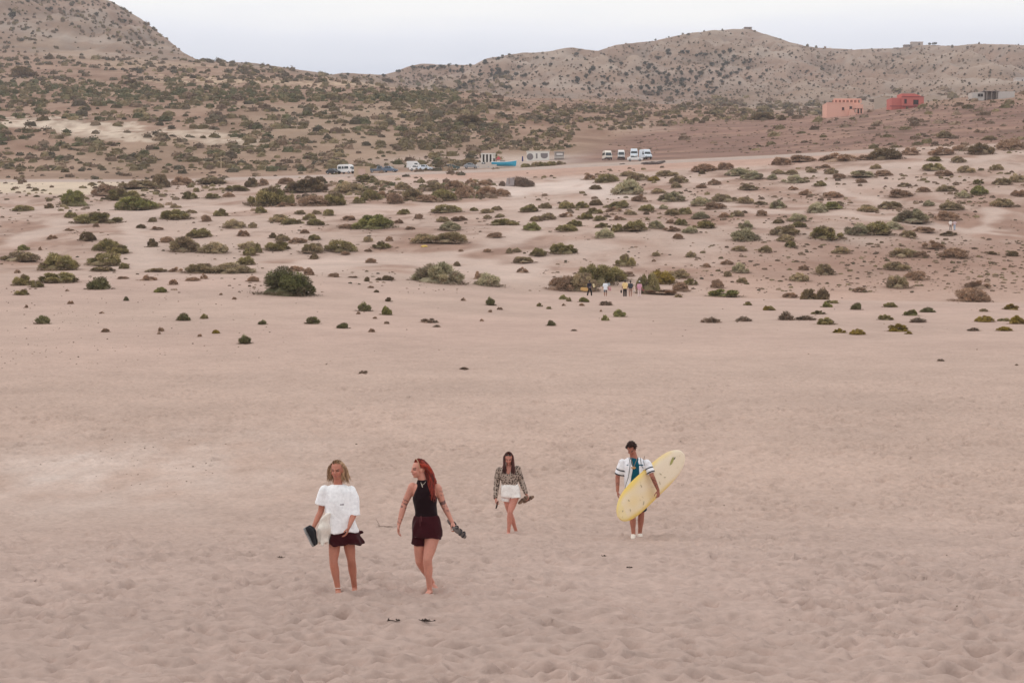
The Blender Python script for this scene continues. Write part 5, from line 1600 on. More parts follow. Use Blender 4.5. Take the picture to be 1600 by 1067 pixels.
    ff = [(0, 1, 2, 3, 4), (9, 8, 7, 6, 5)] + [(k_, (k_ + 1) % 5, 5 + (k_ + 1) % 5, 5 + k_) for k_ in range(5)]
    me = bpy.data.meshes.new('fin'); me.from_pydata(fv, [], ff); me.update(); me.materials.append(mat('fin_plastic', (.03, .03, .035), .5)); link('fin', me, board)
    return P


woman_white(); woman_red(); woman_spots(); man_board()


# ---- the small group behind the sand crest and the pair on the track: seen from behind, a few pixels tall
def small_person(label, u, v, Y, h, skin, shirt, legs, hair, stride=.0, yaw=math.pi, group=None, hat=None, shorts=False, dress=False, shirt_len=.5, arms=((-.03, .0), (.03, .0))):
    P = Fig('person', label, u, v, 0, 0, 1, Y)
    P.root.rotation_euler[2] += yaw
    if group: P.root['group'] = group
    k = h / 1.72
    S = Solid()
    add_head(S, (0, -.02, 1.60 * k), (0, -1, -.1), (0, 0, 1), k, np.array((0, .01, 1.44 * k)))
    S.hoops([(0, 0, 1.42 * k, .08 * k, .06 * k), (0, 0, 1.38 * k, .17 * k, .09 * k), (0, 0, 1.2 * k, .16 * k, .11 * k), (0, 0, 1.02 * k, .13 * k, .10 * k), (0, 0, .86 * k, .165 * k, .115 * k)])
    hands = []
    for s, (ax_, ay_) in zip((-1, 1), arms):
        w_ = (s * .26 * k + ax_, -.05 + ay_, .82 * k)
        add_arm(S, (s * .18 * k, 0, 1.36 * k), (s * .24 * k + ax_ * .5, .04, 1.10 * k), w_)
        add_hand(S, w_, (0, -.1, -1), (-s, 0, 0), (0, -1, 0), k, .6)
        hands.append(w_)
    add_leg(S, (-.09 * k, 0, .88 * k), (-.10 * k, -.06 - stride * .5, .47 * k), (-.09 * k, -stride, .07), (-.09 * k, -stride - .15, .02), .085, .055, .055, .038)
    add_leg(S, (.09 * k, 0, .88 * k), (.10 * k, -.04 + stride * .3, .47 * k), (.09 * k, stride, .07), (.09 * k, stride - .15, .02), .085, .055, .055, .038)
    link('body', S.fuse('body', .016, 3, skin, M_SKIN), P.root)
    T = Solid()
    T.hoops([(0, 0, 1.44 * k, .08 * k, .065 * k), (0, 0, 1.40 * k, .17 * k, .10 * k), (0, 0, 1.2 * k, .195 * k, .135 * k), (0, 0, (1.45 - shirt_len) * k, .195 * k, .14 * k), (0, 0, (1.4 - shirt_len) * k, .20 * k, .14 * k)])
    for s in (-1, 1): T.limb([(s * .17 * k, 0, 1.36 * k), (s * .225 * k, .03, 1.12 * k)], [.075 * k, .072 * k])
    link('shirt', T.fuse('shirt', .016, 2, shirt, M_CLOTH, .006), P.root)
    K = Solid(); K.hoops([(0, 0, 1.0 * k, .16 * k, .12 * k), (0, 0, .82 * k, .185 * k, .135 * k)])
    low = .55 if shorts else .12
    for s, st in ((-1, -stride), (1, stride)):
        q = (1 - low / .88)
        K.limb([(s * .09 * k, 0, .86 * k), (s * .1 * k, -.04 + st * .5, .5 * k if not shorts else .66 * k), (s * .095 * k, st * q, low * k)], [.1 * k, .085 * k, .075 * k])
    link('shorts' if shorts else 'trousers', K.fuse('legs', .016, 2, legs, M_CLOTH, .005), P.root)
    Hh = Solid(); Hh.ball((0, .01, 1.635 * k), (.088 * k, .10 * k, .088 * k))
    Hh.ball((0, .05 * k, 1.56 * k), (.075 * k, .06 * k, .09 * k))
    link('hair', Hh.fuse('hair', .014, 2, hair, M_HAIR), P.root)
    if hat is not None:
        Z = Solid(); Z.ball((0, -.01, 1.68 * k), (.098 * k, .11 * k, .07 * k)); link('hat', Z.fuse('hat', .012, 2, hat, M_CLOTH), P.root)
    P.Mw = P.M @ Matrix.Rotation(yaw, 4, 'Z')
    return P, hands, k


G5 = 'walkers behind the sand crest'
sk = srgb(150, 104, 84); dk = (.018, .014, .012)
p1, h1, k1 = small_person('person in black carrying an orange board past the tall bush', 921, 462, 181, 1.74, sk, (.018, .015, .03), (.014, .012, .014), dk, .28, math.pi * .8, G5)
p2, h2, k2 = small_person('person in a long white shirt and grey shorts behind the sand crest', 946, 463, 181, 1.72, sk, srgb(232, 238, 246), srgb(100, 108, 118), dk, .12, math.pi, G5, shorts=True, shirt_len=.66)
p3, h3, k3 = small_person('person in a yellow shirt and black trousers behind the sand crest', 976.5, 463.5, 180, 1.86, sk, srgb(232, 202, 146), (.014, .011, .011), dk, .10, math.pi, G5, shirt_len=.56)
p4, h4, k4 = small_person('person in a black and white patterned shirt behind the sand crest', 985, 464, 182, 1.74, srgb(176, 128, 112), (.05, .055, .07), srgb(168, 140, 130), dk, .08, math.pi, G5, shorts=True)
p5, h5, k5 = small_person('person in pink with pale trousers and white cap behind the crest', 999, 464, 181, 1.72, srgb(180, 130, 112), srgb(212, 160, 178), srgb(224, 204, 200), dk, .06, math.pi, G5, hat=srgb(240, 236, 232), shirt_len=.58)
G2 = 'pair walking on the pale track'
small_person('person in white with long dark hair on the pale track', 1485, 360, None, 1.68, sk, srgb(236, 226, 220), srgb(150, 136, 130), dk, .12, math.pi * .9, G2)
p7, h7, k7 = small_person('person in pale pink and light blue trousers on the pale track', 1491.5, 360, None, 1.66, sk, srgb(206, 184, 186), srgb(172, 184, 200), srgb(120, 84, 70), .12, math.pi * 1.1, G2)
small_person('person in white beside the brush shelter below the blue boat', 823.5, 291, None, 1.66, sk, srgb(240, 232, 226), srgb(226, 214, 208), dk, .05, 0.6)


def slab(name, w, d, h, col, M, label, cat, group=None, bend=0.0):
    S = Solid()
    n = 7
    xs = np.linspace(-.5, .5, n)
    an = np.linspace(0, 2 * math.pi, 16, endpoint=False)
    rs = [np.stack([np.full(16, x * w), np.cos(an) * d * .5, bend * (x * 2) ** 2 + np.sign(np.sin(an)) * np.abs(np.sin(an)) ** .5 * h * .5 * (1 - .35 * abs(x * 2) ** 4)], 1) for x in xs]
    S.rings(rs)
    o = link(name, S.fuse(name, .02, 1, col, M_CLOTH)); o.matrix_world = M
    return tag(o, label, cat, group)


slab('sand_board', .82, .05, .40, srgb(204, 166, 112), Matrix.Translation(Vector(p1.p) + Vector((-.55, -.1, .78))) @ Matrix.Rotation(.12, 4, 'Y'), 'orange board held by the person in black', 'board')
slab('straw_hat', .22, .05, .42, srgb(222, 208, 168), Matrix.Translation(Vector(p1.p) + Vector((.45, -.05, 1.15))) @ Matrix.Rotation(-.25, 4, 'Y'), 'pale straw hat at the side of the person in black', 'hat')
slab('shoulder_bag', .30, .10, .26, srgb(96, 88, 92), Matrix.Translation(Vector(p1.p) + Vector((.05, -.19, .98))) , 'grey bag across the back of the person in black', 'bag')
slab('beach_bag', .30, .12, .42, srgb(200, 150, 152), Matrix.Translation(Vector(p2.p) + Vector((.46, -.02, .85))), 'pink bag hanging beside the person in the white shirt', 'bag')
slab('rolled_towel', .26, .14, .30, srgb(166, 172, 178), Matrix.Translation(Vector(p2.p) + Vector((.36, -.04, 1.32))), 'grey towel over the shoulder of the person in the white shirt', 'towel')
slab('shopping_bag', .16, .10, .34, srgb(36, 30, 32), Matrix.Translation(Vector(p3.p) + Vector((-.40, -.02, .62))), 'black bag held low by the person in the yellow shirt', 'bag')
slab('plastic_bag', .12, .08, .34, srgb(214, 206, 200), Matrix.Translation(Vector(p4.p) + Vector((.38, -.02, .62))), 'white bag held low by the person in the patterned shirt', 'bag')
slab('hand_bag', .24, .08, .16, srgb(150, 84, 92), Matrix.Translation(Vector(p5.p) + Vector((.40, -.02, .80))) @ Matrix.Rotation(.4, 4, 'Y'), 'dark pink bag held by the person in pink', 'bag')


# ------------------------------------------------------------------ road, vehicles, huts and houses
class MB:
    def __init__(self): self.v = []; self.f = []

    def box(self, x0, x1, y0, y1, z0, z1, bevel=0):
        o = len(self.v)
        self.v += [(x, y, z) for z in (z0, z1) for y in (y0, y1) for x in (x0, x1)]
        self.f += [tuple(o + k for k in q) for q in ((0, 2, 3, 1), (4, 5, 7, 6), (0, 1, 5, 4), (2, 6, 7, 3), (0, 4, 6, 2), (1, 3, 7, 5))]
        return self

    def prism(self, prof, y0, y1, inset=None):
        """profile in x,z extruded along y; inset(z) narrows the sides"""
        o = len(self.v); n = len(prof)
        for s, y in ((-1, y0), (1, y1)):
            for (x, z) in prof:
                d = inset(z) if inset else 0
                self.v.append((x, y - s * d, z))
        self.f += [tuple(o + k for k in range(n)), tuple(o + n + k for k in reversed(range(n)))]
        self.f += [(o + k, o + n + k, o + n + (k + 1) % n, o + (k + 1) % n) for k in range(n)]
        return self

    def cyl(self, c, r, axis, h, n=14, r2=None):
        o = len(self.v); r2 = r if r2 is None else r2
        a = {'x': ((0, 1, 0), (0, 0, 1), (1, 0, 0)), 'y': ((1, 0, 0), (0, 0, 1), (0, 1, 0)), 'z': ((1, 0, 0), (0, 1, 0), (0, 0, 1))}[axis]
        a = [np.array(q, float) for q in a]; c = np.array(c, float)
        for s, rr in ((-.5, r), (.5, r2)):
            for k in range(n):
                t = 2 * math.pi * k / n
                self.v.append(tuple(c + a[2] * h * s + rr * (math.cos(t) * a[0] + math.sin(t) * a[1])))
        self.f += [tuple(o + k for k in range(n)), tuple(o + n + k for k in range(n))] + [(o + k, o + (k + 1) % n, o + n + (k + 1) % n, o + n + k) for k in range(n)]
        return self

    def build(self, name, material, parent=None, bevel=0.0):
        me = bpy.data.meshes.new(name); me.from_pydata(self.v, [], self.f)
        bm = bmesh.new(); bm.from_mesh(me); bmesh.ops.recalc_face_normals(bm, faces=bm.faces)
        if bevel: bmesh.ops.bevel(bm, geom=bm.edges[:], offset=bevel, segments=2, profile=.5, affect='EDGES', clamp_overlap=True)
        bm.to_mesh(me); bm.free(); me.update()
        me.materials.append(material)
        return link(name, me, parent)


def paint_m(n, *c): return mat(n, srgb(*c), .35, .05, 2.0, 0, .5)


M_GLASS = mat('dark_glass', (.030, .040, .048), .08, .1, 1, 0, .6)
M_TYRE = mat('tyre_rubber', (.025, .025, .026), .9)
M_CHROME = mat('wheel_metal', (.45, .45, .46), .4, .05, 5, .6)
M_LAMP = mat('lamp_glass', (.65, .65, .62), .2)
M_RED = mat('tail_lamp', (.35, .03, .03), .3)
M_BLACKP = mat('black_plastic', (.03, .03, .032), .6)


def wheels(e, xs, y, r):
    for x in xs:
        for s in (-1, 1):
            w = MB().cyl((x, s * y, r), r, 'y', .22, 16).build('wheel', M_TYRE, e, .02)
            MB().cyl((x, s * (y + .112), r), r * .6, 'y', .02, 12).build('rim', M_CHROME, w)


def parked(u, v):
    p = gp(u, v)
    if 425 < p[1] < 456.5:
        Y = 457.0; p = (p[0] / p[1] * Y, Y, ground_z(p[0] / p[1] * Y, Y))
    return (p[0], p[1], p[2] + .02)


def van(u, v, yaw, label, col, kind='bus', group=None, L=5.2, H=2.55, W=1.95, name='minibus'):
    p = parked(u, v)
    e = empty(name, p, yaw)
    tag(e, label, 'van', group)
    h = H; l2 = L / 2; w = W / 2
    if kind == 'bus':      # rounded roof, short sloping nose
        prof = [(-l2, .5), (-l2 + .05, .38), (l2 - .1, .38), (l2, .55), (l2 - .02, 1.05), (l2 - .55, h - .55), (l2 - .85, h - .22), (l2 - 1.3, h - .03), (0, h), (-l2 + .6, h - .05), (-l2 + .12, h - .3)]
    else:                  # tall square panel van
        prof = [(-l2, .5), (-l2 + .05, .38), (l2 - .1, .38), (l2, .6), (l2 - .06, 1.0), (l2 - .75, 1.32), (l2 - 1.3, h - .35), (l2 - 1.55, h - .06), (l2 - 2.1, h), (-l2 + .1, h - .02), (-l2, h - .2)]
    ins = lambda z: 0.0 if z < 1.15 else (z - 1.15) / (h - 1.15) * .16
    b = MB().prism(prof, -w, w, ins).build('body', col, e, .05)
    # windscreen on the sloping face
    if kind == 'bus': (xa, za), (xb, zb) = (l2 - .02, 1.12), (l2 - .55, h - .58)
    else: (xa, za), (xb, zb) = (l2 - .78, 1.36), (l2 - 1.28, h - .42)
    g = MB(); n_ = unit((zb - za, 0, xa - xb)); off = .012
    wa, wb = w - .14, w - .26
    q = [(xa + n_[0] * off, -wa, za + n_[2] * off), (xa + n_[0] * off, wa, za + n_[2] * off), (xb + n_[0] * off, wb, zb + n_[2] * off), (xb + n_[0] * off, -wb, zb + n_[2] * off)]
    g.v = q + [(x - n_[0] * .03, y, z - n_[2] * .03) for x, y, z in q]; g.f = [(0, 1, 2, 3), (7, 6, 5, 4), (0, 4, 5, 1), (1, 5, 6, 2), (2, 6, 7, 3), (3, 7, 4, 0)]
    g.build('windscreen', M_GLASS, e)
    for s in (-1, 1):
        xs_ = [(-l2 + .4, -l2 + 1.5), (-l2 + 1.62, -.1), (.02, l2 - 1.05)] if kind == 'bus' else [(l2 - 2.4, l2 - 1.5)]
        for (x0, x1) in xs_:
            m = MB(); z0, z1 = 1.30, h - .55
            o0, o1 = w - ins(z0) + .008, w - ins(z1) + .008
            m.v = [(x0, s * o0, z0), (x1, s * o0, z0), (x1 - .12, s * o1, z1), (x0, s * o1, z1)]; m.v += [(x, y - s * .03, z) for x, y, z in m.v]
            m.f = [(0, 1, 2, 3), (7, 6, 5, 4), (0, 4, 5, 1), (1, 5, 6, 2), (2, 6, 7, 3), (3, 7, 4, 0)]
            m.build('window', M_GLASS, e)
        MB().box(l2 - .06, l2 + .015, s * (w - .42) - .16, s * (w - .42) + .16, .72, .95).build('headlight', M_LAMP, e, .02)
        MB().box(-l2 - .01, -l2 + .05, s * (w - .16) - .07, s * (w - .16) + .07, .9, 1.3).build('tail_light', M_RED, e)
        MB().box(xa - .25, xa - .1, s * (w + .04), s * (w + .2), 1.3, 1.62).build('mirror', M_BLACKP, e, .02)
    MB().box(-l2 + .0, -l2 - .012, -w + .3, w - .3, 1.35, h - .6).build('rear_window', M_GLASS, e)
    MB().box(l2 - .1, l2 + .06, -w + .06, w - .06, .36, .62).build('bumper', M_BLACKP, e, .03)
    wheels(e, (-l2 + .95, l2 - .95), w - .1, .34)
    return e


def car(u, v, yaw, label, col, group=None, L=4.3, H=1.5, name='car', pickup=False):
    p = parked(u, v)
    e = empty(name, p, yaw); tag(e, label, 'pickup' if pickup else 'car', group)
    l2 = L / 2; w = .87
    if pickup: prof = [(-l2, .5), (l2 - .05, .42), (l2, .62), (l2 - .05, .95), (l2 - 1.1, 1.05), (l2 - 1.6, H), (-.25, H), (-.45, 1.02), (-l2, 1.0)]
    else: prof = [(-l2, .5), (-l2 + .1, .32), (l2 - .1, .32), (l2, .55), (l2 - .08, .78), (l2 - 1.1, .95), (l2 - 1.75, H - .06), (l2 - 2.2, H), (-l2 + 1.15, H - .03), (-l2 + .35, 1.02), (-l2 + .02, .92)]
    ins = lambda z: 0.0 if z < .9 else (z - .9) / (H - .9) * .2
    MB().prism(prof, -w, w, ins).build('body', col, e, .04)
    for s in (-1, 1):
        xr = [(-.2, l2 - 1.75)] if pickup else [(-l2 + .95, -.05), (.05, l2 - 1.65)]
        for (x0, x1) in xr:
            m = MB(); z0, z1 = 1.0, H - .12; o0, o1 = w - ins(z0) + .008, w - ins(z1) + .008
            m.v = [(x0, s * o0, z0), (x1 + .2, s * o0, z0), (x1 - .12, s * o1, z1), (x0 + .1, s * o1, z1)]; m.v += [(x, y - s * .03, z) for x, y, z in m.v]
            m.f = [(0, 1, 2, 3), (7, 6, 5, 4), (0, 4, 5, 1), (1, 5, 6, 2), (2, 6, 7, 3), (3, 7, 4, 0)]
            m.build('window', M_GLASS, e)
        MB().box(l2 - .12, l2 - .005, s * .6 - .16, s * .6 + .16, .6, .75).build('headlight', M_LAMP, e, .02)
        MB().box(-l2 - .01, -l2 + .08, s * .66 - .1, s * .66 + .1, .72, .9).build('tail_light', M_RED, e, .02)
    (xa, za), (xb, zb) = ((l2 - 1.12, 1.06), (l2 - 1.58, H - .03)) if pickup else ((l2 - 1.12, .97), (l2 - 1.74, H - .08))
    n_ = unit((zb - za, 0, xa - xb)); g = MB(); q = [(xa, -w + .12, za), (xa, w - .12, za), (xb, w - .22, zb), (xb, -w + .22, zb)]
    q = [(x + n_[0] * .012, y, z + n_[2] * .012) for x, y, z in q]
    g.v = q + [(x - n_[0] * .03, y, z - n_[2] * .03) for x, y, z in q]; g.f = [(0, 1, 2, 3), (7, 6, 5, 4), (0, 4, 5, 1), (1, 5, 6, 2), (2, 6, 7, 3), (3, 7, 4, 0)]
    g.build('windscreen', M_GLASS, e)
    wheels(e, (-l2 + .8, l2 - .8), w - .08, .31)
    return e


# ---- the road, its edge line of kerb stones
def road_strip():
    us = np.linspace(-400, 1400, 160)
    V = []; Fq = []
    ys = (437.5, 441.5, 446, 450, 454)
    for u in us:
        a = (u - 800) / F
        zs = [ground_z(a * y, y) for y in ys]
        zc = float(np.mean(zs[1:4])) + .10
        for y, z in zip(ys, zs):
            V.append((a * y, y, (zc + (.0 if y in (441.5, 450) else .03)) if 440 < y < 452 else z - .05))
    for i in range(len(us) - 1):
        for k in range(4):
            a = i * 5 + k; Fq.append((a, a + 5, a + 6, a + 1))
    me = mesh_np('road', V, Fq, None, True, mat('dusty_asphalt', srgb(176, 156, 145), .9, .10, .4))
    return tag(link('road', me), 'dusty pale road crossing the foot of the hills', None, None, 'structure')


road = road_strip()
kb = MB()
prev = None
for u in np.linspace(905, 1270, 60):
    a = (u - 800) / F; y = 439.5
    q = (a * y, y, ground_z(a * y, y))
    if prev:
        o = len(kb.v)
        for (x_, y_, z_) in (prev, q):
            kb.v += [(x_, y_ - .2, z_ - .3), (x_, y_ + .2, z_ - .3), (x_, y_ + .2, z_ + .2), (x_, y_ - .2, z_ + .2)]
        kb.f += [(o + k, o + (k + 1) % 4, o + 4 + (k + 1) % 4, o + 4 + k) for k in range(4)] + [(o, o + 1, o + 2, o + 3), (o + 4, o + 5, o + 6, o + 7)]
    prev = q
kb.build('kerb', mat('dark_kerb', srgb(96, 84, 82), .9), road)

# ---- vehicles
WH = paint_m('white_paint', 232, 230, 228); WB = paint_m('bluish_white_paint', 222, 230, 238); CR = paint_m('cream_paint', 226, 218, 206)
GV = 'vans parked beside the road'
D90 = -math.pi / 2
van(948.5, 250.5, D90 + .12, 'cream minibus with rounded roof standing at the end of the parked row', CR, 'bus', GV)
van(970.5, 249.5, D90 - .05, 'white minibus with rounded roof parked behind the white car', WH, 'bus', GV)
van(990.5, 248.5, D90 - .05, 'tall white panel van partly hidden by the white car', WB, 'panel', GV, 5.4, 2.75, 2.05, 'van')
van(1008.5, 249.5, D90 + .25, 'tall white panel van next to the low dark kerb', WB, 'panel', GV, 5.4, 2.75, 2.05, 'van')
car(992, 254.0, -.06, 'white hatchback parked side on in front of the tall vans', WH, None, 4.2, 1.5)
van(541, 275, -.55, 'white minibus parked beside the black car', WH, 'bus', None, 4.9, 2.5)
car(521, 275.5, -.7, 'black car with tailgate parked beside the white minibus', paint_m('black_paint', 30, 28, 34), None, 4.2, 1.55)
car(591, 275, .15, 'dusty blue grey pickup beside the small square hut', paint_m('slate_paint', 98, 108, 122), None, 4.9, 1.75, 'pickup', True)
car(609, 274, -.3, 'blue grey car beside the pickup', paint_m('blue_grey_paint', 96, 112, 134), None, 4.3, 1.6)
GC_ = 'white cars parked in the lay by'
car(650.5, 270.5, .1, 'white hatchback parked in front of the white van', WH, GC_, 4.0, 1.5)
car(664.5, 270.3, .05, 'white car parked beside the white hatchback', WB, GC_, 4.2, 1.5)
van(648, 265, .2, 'small white delivery van behind the white cars', WH, 'panel', None, 4.4, 2.2, 1.8, 'delivery_van')
car(706, 269, .0, 'low dark green car alone beside the road', paint_m('green_paint', 74, 92, 88), None, 4.3, 1.35)
car(736, 269, .1, 'grey car parked near the stepped white wall', paint_m('silver_paint', 150, 152, 156), None, 4.0, 1.5)
car(755.5, 268.5, .0, 'pale car with dark windows beside the blue boat', paint_m('pale_paint', 196, 194, 190), None, 4.2, 1.5)


# ---- the blue boat drawn up by the road
def boat(u, v):
    p = parked(u, v)
    e = empty('fishing_boat', (p[0], p[1] + .6, p[2] + .25), .06); tag(e, 'bright blue wooden boat with white gunwale drawn up beside the road', 'boat')
    L = 6.6; n = 16; m = 9
    V = []; C = []
    for i in range(n + 1):
        t = i / n; x = -L / 2 + L * t
        hw = 1.0 * (1 - max(0, (t - .45) / .55) ** 2.2) * (.72 + .28 * min(1, t / .3)) + .02
        dk_ = 1.05 + .55 * max(0, (t - .4) / .6) ** 1.8 + .1 * (1 - t)
        for j in range(m):
            s = -1 + 2 * j / (m - 1)
            z = .12 + (dk_ - .12) * abs(s) ** 1.7
            V.append((x + .35 * max(0, t - .8) * abs(s) * 3, hw * (1 - (1 - abs(s)) ** 2.0) * (1 if s > 0 else -1), z))
    Fq = [(i * m + j, (i + 1) * m + j, (i + 1) * m + j + 1, i * m + j + 1) for i in range(n) for j in range(m - 1)]
    Fq += [(0 * m + j, j + 1, j + 1, j) for j in ()]
    me = bpy.data.meshes.new('hull'); me.from_pydata(V, [], Fq + [tuple(range(m))]); me.update()
    me.materials.append(mat('blue_boat_paint', srgb(60, 172, 206), .5, .08)); o = link('hull', me, e)
    md = o.modifiers.new('t', 'SOLIDIFY'); md.thickness = .06
    for s in (0, m - 1):
        g = Solid(); g.limb([V[i * m + s] for i in range(0, n + 1, 2)], [.09] * (n // 2 + 1), 8)
        link('gunwale', g.fuse('gunwale', .04, 1, srgb(232, 232, 232), M_CLOTH), e)
    d = MB(); d.v = [(V[i * m][0], V[i * m][1] * .95, V[i * m][2] - .25) for i in range(n + 1)] + [(V[i * m + m - 1][0], V[i * m + m - 1][1] * .95, V[i * m + m - 1][2] - .25) for i in range(n + 1)]
    d.f = [(i, i + 1, n + 2 + i, n + 1 + i) for i in range(n)]
    d.build('deck', mat('boat_deck', srgb(150, 170, 180), .7), e)
    MB().box(-.9, .5, -.45, .45, 1.0, 1.5).build('engine_cover', mat('boat_cover', srgb(96, 104, 116), .6), e, .06)
    MB().box(-2.2, -1.6, -.95, .95, .95, 1.05).build('thwart', mat('boat_seat', srgb(190, 190, 186), .7), e)
    return e


boat(786.5, 266.5)

# ---- huts
def ground_box(u0, u1, v_base, h, depth, name, label, cat, wall, Y=None, base_extra=.8):
    p0 = gp((u0 + u1) / 2, v_base); y = Y or p0[1]; s = y / F
    x = ((u0 + u1) / 2 - 800) * s
    e = empty(name, (x, y, ground_z(x, y)), 0); tag(e, label, cat)
    w = (u1 - u0) * s
    return e, w


PL = mat('white_plaster', srgb(226, 222, 214), .85, .08, .8); GR = mat('grey_paint', srgb(128, 122, 122), .8); DK = mat('dark_opening', srgb(62, 56, 56), .9)
BE = mat('beige_block', srgb(196, 172, 148), .9, .12, 1.2); PK = mat('pale_pink_board', srgb(206, 178, 164), .8)
e, w = ground_box(823, 858, 251, 0, 3, 'cafe_hut', 'long white flat roofed hut with a round grey disc painted on it', 'hut', PL)
MB().box(-w / 2, w / 2, 0, 3.2, -.8, 2.45).build('wall', PL, e, .03); MB().box(-w / 2 - .12, w / 2 + .12, -.12, 3.3, 2.45, 2.62).build('roof', PL, e, .02)
MB().cyl((-w / 2 + .9, -.03, 1.05), .92, 'y', .06, 24).build('round_panel', GR, e)
MB().box(-.22 - w * .06, .22 - w * .06, -.04, .0, .55, 1.95).build('door', GR, e); 
m = MB(); pr = [(.75 + 0, 2.0), (2.75, 2.0), (2.75, 1.3)] + [(1.75 + 1.0 * math.cos(t), 1.3 - .75 * math.sin(t)) for t in np.linspace(.15, math.pi - .15, 10)] + [(.75, 1.3)]
m.prism(pr, -.06, -.002).build('shaped_panel', GR, e)
e, w = ground_box(866, 881, 250, 0, 2, 'kiosk', 'grey kiosk with a framed white sign beside the long white hut', 'kiosk', GR)
MB().box(-w / 2, w / 2, 0, 2.2, -.6, 2.2).build('wall', mat('pale_grey_board', srgb(176, 166, 160), .85), e, .02); MB().box(-w / 2 - .2, w / 2 + .2, -.3, 2.4, 2.2, 2.32).build('roof', mat('kiosk_roof', srgb(186, 176, 168), .8), e)
sg = MB().box(-w * .36, w * .42, -.1, -.03, 1.15, 2.05).build('sign', mat('sign_frame', srgb(84, 78, 78), .7), e); MB().box(-w * .31, w * .37, -.12, -.102, 1.27, 1.93).build('sign_board', mat('sign_white', srgb(214, 208, 204), .7), sg)
MB().box(-w / 2 - .1, w / 2 + .1, -.5, -.05, .55, .68).build('counter', PL, e)
e, w = ground_box(752, 774, 255, 0, 3, 'white_hut', 'small white hut with three tall openings above the blue boat', 'hut', PL)
MB().box(-w / 2, w / 2, .35, 2.6, -.8, 2.7).build('wall', PL, e); 
for k in range(4): MB().box(-w / 2 + k * .98 - .01, -w / 2 + k * .98 + .42, 0, .35, -.5, 2.45).build('pillar', PL, e)
MB().box(-w / 2 - .05, w / 2 + .05, -.05, 2.65, 2.45, 2.75).build('roof', PL, e, .02)
for k in range(3): MB().box(-w / 2 + k * .98 + .45, -w / 2 + k * .98 + .93, .3, .345, .0, 2.4).build('opening', DK, e)
MB().box(w / 2 - .55, w / 2 - .1, .28, .345, .3, 1.3).build('opening', DK, e)
e, w = ground_box(746, 776, 263, 0, 1, 'white_wall', 'low stepped white wall in front of the white hut', 'wall', PL); e['kind'] = 'thing'
for k, (x0, x1, h) in enumerate(((-2.6, -1.4, 1.5), (-1.4, -.4, 1.1), (-.4, 1.2, 1.6), (1.2, 2.6, 1.0))): MB().box(x0 + .004, x1 - .004, 0, .35, -.6, h).build('wall_section', mat('chalky_wall', srgb(206, 194, 184), .9, .12, 1.5), e, .03)
p = gp(779, 255); e = empty('parasol', p); tag(e, 'small red folded parasol beside the white hut', 'parasol')
MB().cyl((0, 0, 1.1), .035, 'z', 2.2, 8).build('pole', M_CHROME, e); MB().cyl((0, 0, 1.45), .75, 'z', 1.0, 8, .05).build('canopy', mat('red_cloth', srgb(178, 78, 82), .8), e)
p = gp(804.5, 259); e = empty('table', p); tag(e, 'white plastic table standing behind the blue boat', 'table')
MB().box(-1.0, 1.0, -.4, .4, .72, .8).build('table_top', PL, e, .02)
for x in (-.85, .85):
    for y in (-.3, .3): MB().box(x - .04, x + .04, y - .04, y + .04, -.1, .72).build('leg', PL, e)
p = gp(816.5, 254); e = empty('banner', p); tag(e, 'furled dark blue banner standing beside the long white hut', 'banner')
MB().cyl((0, 0, .8), .04, 'z', 1.9, 8).build('pole', M_CHROME, e); MB().cyl((0, 0, 1.0), .26, 'z', 1.35, 10, .16).build('cloth', mat('navy_cloth', srgb(52, 50, 104), .8), e, .05)
e, w = ground_box(554, 578, 276, 0, 3, 'square_hut', 'small beige block hut with a pink boarded front', 'hut', BE)
MB().box(-w / 2, -w * .22, 0, 2.6, -.6, 2.4).build('pier', BE, e); MB().box(w * .24, w / 2, 0, 2.6, -.6, 2.4).build('pier', BE, e)
MB().box(-w / 2, w / 2, 2.0, 2.595, -.6, 2.395).build('back_wall', BE, e); MB().box(-w / 2 - .06, w / 2 + .06, -.06, 2.66, 2.4, 2.6).build('roof', BE, e, .02); MB().box(-w * .22 + .004, w * .24 - .004, .10, .2, -.2, 1.95).build('door', PK, e)
MB().box(-w * .22 + .004, w * .24 - .004, .08, .3, 1.95, 2.398).build('lintel', BE, e)
# brush shelter and tarpaulin on the slope
p = gp(806, 291.5); e = empty('brush_shelter', p); tag(e, 'brown brushwood shelter with a grey tarpaulin below the blue boat', 'shelter')
for k, x in enumerate((-1.5, -.6, .9, 2.2)): MB().cyl((x, -.2 + .3 * (k % 2), .9), .06, 'z', 2.2, 7).build('post', mat('rough_wood', srgb(120, 92, 76), .9), e)
t_ = MB(); t_.v = [(-2.3, -.35, .1), (-.4, -.45, .05), (-.3, .2, 2.0), (-2.0, .3, 1.85), (-2.3, -.28, .1), (-.4, -.38, .05), (-.3, .27, 2.0), (-2.0, .37, 1.85)]; t_.f = [(0, 1, 2, 3), (7, 6, 5, 4), (0, 4, 5, 1), (1, 5, 6, 2), (2, 6, 7, 3), (3, 7, 4, 0)]
t_.build('tarpaulin', mat('grey_tarp', srgb(150, 138, 136), .7), e)
br = shrub_mesh('brush', 880, 1500, (.17, .115, .088), (.34, .25, .19), (.24, .17, .13), spiky=.2, leaf=.2, material=M_LEAF)
for (x, y, sx, sz) in ((1.5, .4, 2.0, 1.9), (-3.0, .3, .8, 1.2), (3.2, .6, 1.2, 1.3), (.4, .8, 1.6, 2.1)):
    o = link('brushwood', br, e); o.location = (x, y, -.1); o.scale = (sx, sx * .8, sz)
